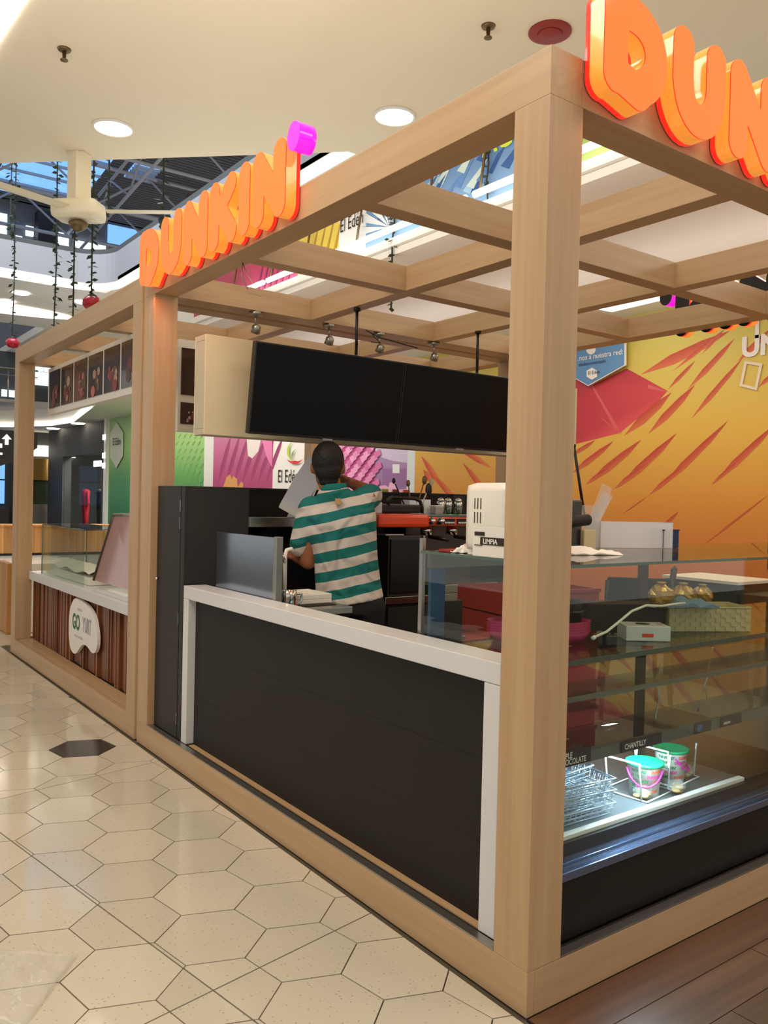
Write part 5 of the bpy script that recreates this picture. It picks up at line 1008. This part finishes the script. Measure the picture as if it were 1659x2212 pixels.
def hand(bm, wr, d, up, side, curl=.5, s=1.0):
    d, up, side = Vector(d).normalized(), Vector(up).normalized(), Vector(side).normalized()
    ellips = [capsule(bm, wr+side*o*s, wr+d*.075*s+side*o*1.15*s, .0145*s, .0135*s, 8) for o in (-.028, -.010, .010, .028)]
    for k, (o, L) in enumerate(((-.032, .060), (-.011, .070), (.011, .074), (.032, .066))):
        b0 = wr+d*.08*s+side*o*s; j1 = b0+(d*math.cos(curl)-up*math.sin(curl))*L*.5*s; j2 = j1+(d*math.cos(curl*2)-up*math.sin(curl*2))*L*.32*s; j3 = j2+(d*math.cos(curl*2.8)-up*math.sin(curl*2.8))*L*.26*s
        capsule(bm, b0, j1, .0088*s, .0084*s, 8); capsule(bm, j1, j2, .0084*s, .0078*s, 8); capsule(bm, j2, j3, .0078*s, .0066*s, 8)
    t0 = wr+d*.02*s+side*.03*s; t1 = t0+(d*.5+side*.8-up*.2)*.04*s; t2 = t1+(d*.9+side*.3-up*.4)*.034*s
    capsule(bm, t0, t1, .012*s, .010*s, 8); capsule(bm, t1, t2, .010*s, .0078*s, 8)
hand(body, LW, (LHn-LW), (0, 0, 1), R3, .45); hand(body, RW, (RW2-RW), (0, 0, 1), -F3*.6-R3*.2+Vector((0, 0, .5)), .5)
for sx, bx in ((-.255, -.01), (-.085, .05)):
    capsule(body, bp(sx, .02, .86), bp(sx, bx, .48), .088, .058); capsule(body, bp(sx, bx, .48), bp(sx, bx-.02, .09), .056, .037); capsule(body, bp(sx, bx-.04, .05), bp(sx, bx+.15, .035), .042, .032)
fuse('body', body, .0065, 'skin', per, 5)
# face details
for s_ in (-1, 1): bm = bmesh.new(); ellipsoid(bm, bp(aH-.012+s_*.031, .088, 1.575), (.013, .008, .008), None, 10); finish('eye', bm, 'paper', per, True); bm = bmesh.new(); ellipsoid(bm, bp(aH-.012+s_*.031, .094, 1.575), (.005, .004, .005), None, 8); finish('iris', bm, 'hair', per, True)
mat('lips', (140, 66, 58), .5); bm = bmesh.new(); ellipsoid(bm, bp(aH-.012, .105, 1.497), (.022, .008, .007), Matrix.Rotation(-.64, 3, 'Z'), 10); finish('mouth', bm, 'lips', per, True)
# hair cap
hb_ = bmesh.new(); ellipsoid(hb_, bp(aH, -.012, 1.585), (.086, .098, .103), Matrix.Rotation(-.64, 3, 'Z'), 26)
ellipsoid(hb_, bp(aH+.004, -.045, 1.535), (.070, .058, .078), Matrix.Rotation(-.64, 3, 'Z'), 20)
ellipsoid(hb_, bp(aH+.008, -.05, 1.478), (.052, .034, .04), Matrix.Rotation(-.64, 3, 'Z'), 16)
for v in list(hb_.verts):
    rel = v.co-bp(aH, 0, 1.567); fw_ = rel.dot(F3); 
    if fw_ > .03 and rel.z < .055: v.co -= F3*(fw_-.03)*.95
    if fw_ > .0 and rel.z < -.02: v.co -= F3*fw_*.9
    v.co += Vector((random.uniform(-1, 1), random.uniform(-1, 1), random.uniform(-1, 1)))*.0012
fuse('hair', hb_, .0055, 'hair', per, 3)
# shirt: striped polo
def stripe_mat():
    m = bpy.data.materials.new('striped_knit'); m.use_nodes = True; nt = m.node_tree; b = nt.nodes['Principled BSDF']; tc = nt.nodes.new('ShaderNodeTexCoord')
    dt = nt.nodes.new('ShaderNodeVectorMath'); dt.operation = 'DOT_PRODUCT'; dt.inputs[1].default_value = (-R3.x*.24, -R3.y*.24, 1)
    n = nt.nodes.new('ShaderNodeTexNoise'); n.inputs['Scale'].default_value = 6; sc = nt.nodes.new('ShaderNodeMath'); sc.operation = 'MULTIPLY_ADD'; sc.inputs[1].default_value = .02
    nt.links.new(tc.outputs['Object'], dt.inputs[0]); nt.links.new(tc.outputs['Object'], n.inputs['Vector']); nt.links.new(n.outputs['Fac'], sc.inputs[0]); nt.links.new(dt.outputs['Value'], sc.inputs[2])
    m1 = nt.nodes.new('ShaderNodeMath'); m1.operation = 'ADD'; m1.inputs[1].default_value = STRIPE0; md = nt.nodes.new('ShaderNodeMath'); md.operation = 'PINGPONG'; md.inputs[1].default_value = .0515
    gt_ = nt.nodes.new('ShaderNodeMath'); gt_.operation = 'GREATER_THAN'; gt_.inputs[1].default_value = .0258
    nt.links.new(sc.outputs[0], m1.inputs[0]); nt.links.new(m1.outputs[0], md.inputs[0]); nt.links.new(md.outputs[0], gt_.inputs[0])
    mx = nt.nodes.new('ShaderNodeMix'); mx.data_type = 'RGBA'; mx.inputs[6].default_value = (*lin((16, 112, 108)), 1); mx.inputs[7].default_value = (*lin((208, 198, 188)), 1)
    nt.links.new(gt_.outputs[0], mx.inputs[0]); nt.links.new(mx.outputs[2], b.inputs['Base Color']); b.inputs['Roughness'].default_value = .85; wv = nt.nodes.new('ShaderNodeTexNoise'); wv.inputs['Scale'].default_value = 7; wv.inputs['Detail'].default_value = 1; wv.inputs['Distortion'].default_value = 1.2; bpn = nt.nodes.new('ShaderNodeBump'); bpn.inputs['Strength'].default_value = .8; bpn.inputs['Distance'].default_value = .05; nt.links.new(tc.outputs['Object'], wv.inputs['Vector']); nt.links.new(wv.outputs['Fac'], bpn.inputs['Height']); nt.links.new(bpn.outputs[0], b.inputs['Normal'])
    MATS['striped_knit'] = m
STRIPE0 = .03; stripe_mat(); mat('teal_knit', (16, 110, 106), .85)
sh_ = bmesh.new()
ring_loft(sh_, [(-.178, .02, .835, .187, .128, .18), (-.180, .02, .87, .180, .124, .2), (-.185, .02, .95, .170, .118, .22), (-.195, .015, 1.05, .166, .116, .24), (-.208, .01, 1.15, .172, .118, .26), (-.228, .0, 1.25, .188, .118, .28), (-.238, -.005, 1.32, .178, .105, .30), (-.245, -.01, 1.375, .135, .085, .26), (-.262, -.022, 1.415, .092, .082, .12), (-.268, -.022, 1.445, .070, .070, .05)], 40)
capsule(sh_, bp(pxa(672), 0, 1.325), bp(pxa(652), .015, 1.135), .072, .066, 18); capsule(sh_, bp(pxa(782), .02, 1.375), bp(pxa(798), .125, 1.405), .072, .068, 18)
fuse('shirt', sh_, .0075, 'striped_knit', per, 6)
P('emblem', [bp(pxa(u), -.128, zpx(v)) for u, v in ((726, 1080), (738, 1079), (739, 1092), (727, 1093))], F3*.02, 'cookie', per)
cl_ = bmesh.new(); n = 24
for (zo, ro) in ((0, 0),):
    rings = []
    for (r, z, bb) in ((.072, 1.415, -.02), (.075, 1.43, -.025), (.066, 1.462, -.022), (.060, 1.462, -.022), (.060, 1.42, -.02)):
        rings.append([cl_.verts.new(bp(-.268+r*math.cos(2*PI*k/n), bb+r*1.0*math.sin(2*PI*k/n), z+.1*r*math.cos(2*PI*k/n))) for k in range(n)])
    for i in range(len(rings)):
        for k in range(n): cl_.faces.new((rings[i][k], rings[i][(k+1) % n], rings[(i+1) % len(rings)][(k+1) % n], rings[(i+1) % len(rings)][k]))
bmesh.ops.recalc_face_normals(cl_, faces=cl_.faces); finish('collar', cl_, 'teal_knit', per, True)
tb = bmesh.new()
ring_loft(tb, [(-.17, .02, .78, .182, .122, 0), (-.17, .02, .86, .172, .116, 0), (-.17, .02, .90, .160, .11, 0)], 32)
for sx, bx in ((-.255, -.01), (-.085, .05)): capsule(tb, bp(sx, .02, .82), bp(sx, bx, .48), .105, .074, 18); capsule(tb, bp(sx, bx, .48), bp(sx, bx-.02, .13), .074, .062, 18)
fuse('trousers', tb, .009, 'trousers', per, 5)
for sx, bx in ((-.255, -.01), (-.085, .05)): bm = bmesh.new(); capsule(bm, bp(sx, bx-.045, .052), bp(sx, bx+.16, .045), .05, .042, 14); finish('shoe', bm, 'black_rubber', per, True)
# white plastic sheet / tray held up
hs = thing('plastic_cover', 'white translucent plastic cover held up by the person', 'plastic cover', (0, 0, 0))
def h3(u, v, q2=4.60): d = RGT*((u-829.5)/F_PX)+UPV*(-(v-1106)/F_PX)+FWD; return CAM+d*q2
P('sheet', [h3(668, 985), h3(700, 1000), h3(684, 1052), h3(648, 1110), h3(604, 1090), h3(640, 1025)], F3*.012, 'frosted', hs)
P('folded_edge', [h3(604, 1090, 4.58), h3(648, 1110, 4.58), h3(644, 1120, 4.58), h3(602, 1096, 4.58)], F3*.03, 'white_plastic', hs); P('side_flap', [h3(684, 1052, 4.57), h3(689, 1045, 4.57), h3(668, 1095, 4.57), h3(655, 1108, 4.57)], F3*.01, 'white_plastic', hs)
P('lower_flap', [h3(626, 1102, 4.62), h3(640, 1112, 4.62), h3(636, 1140, 4.62), h3(612, 1136, 4.62)], F3*.01, 'frosted', hs)
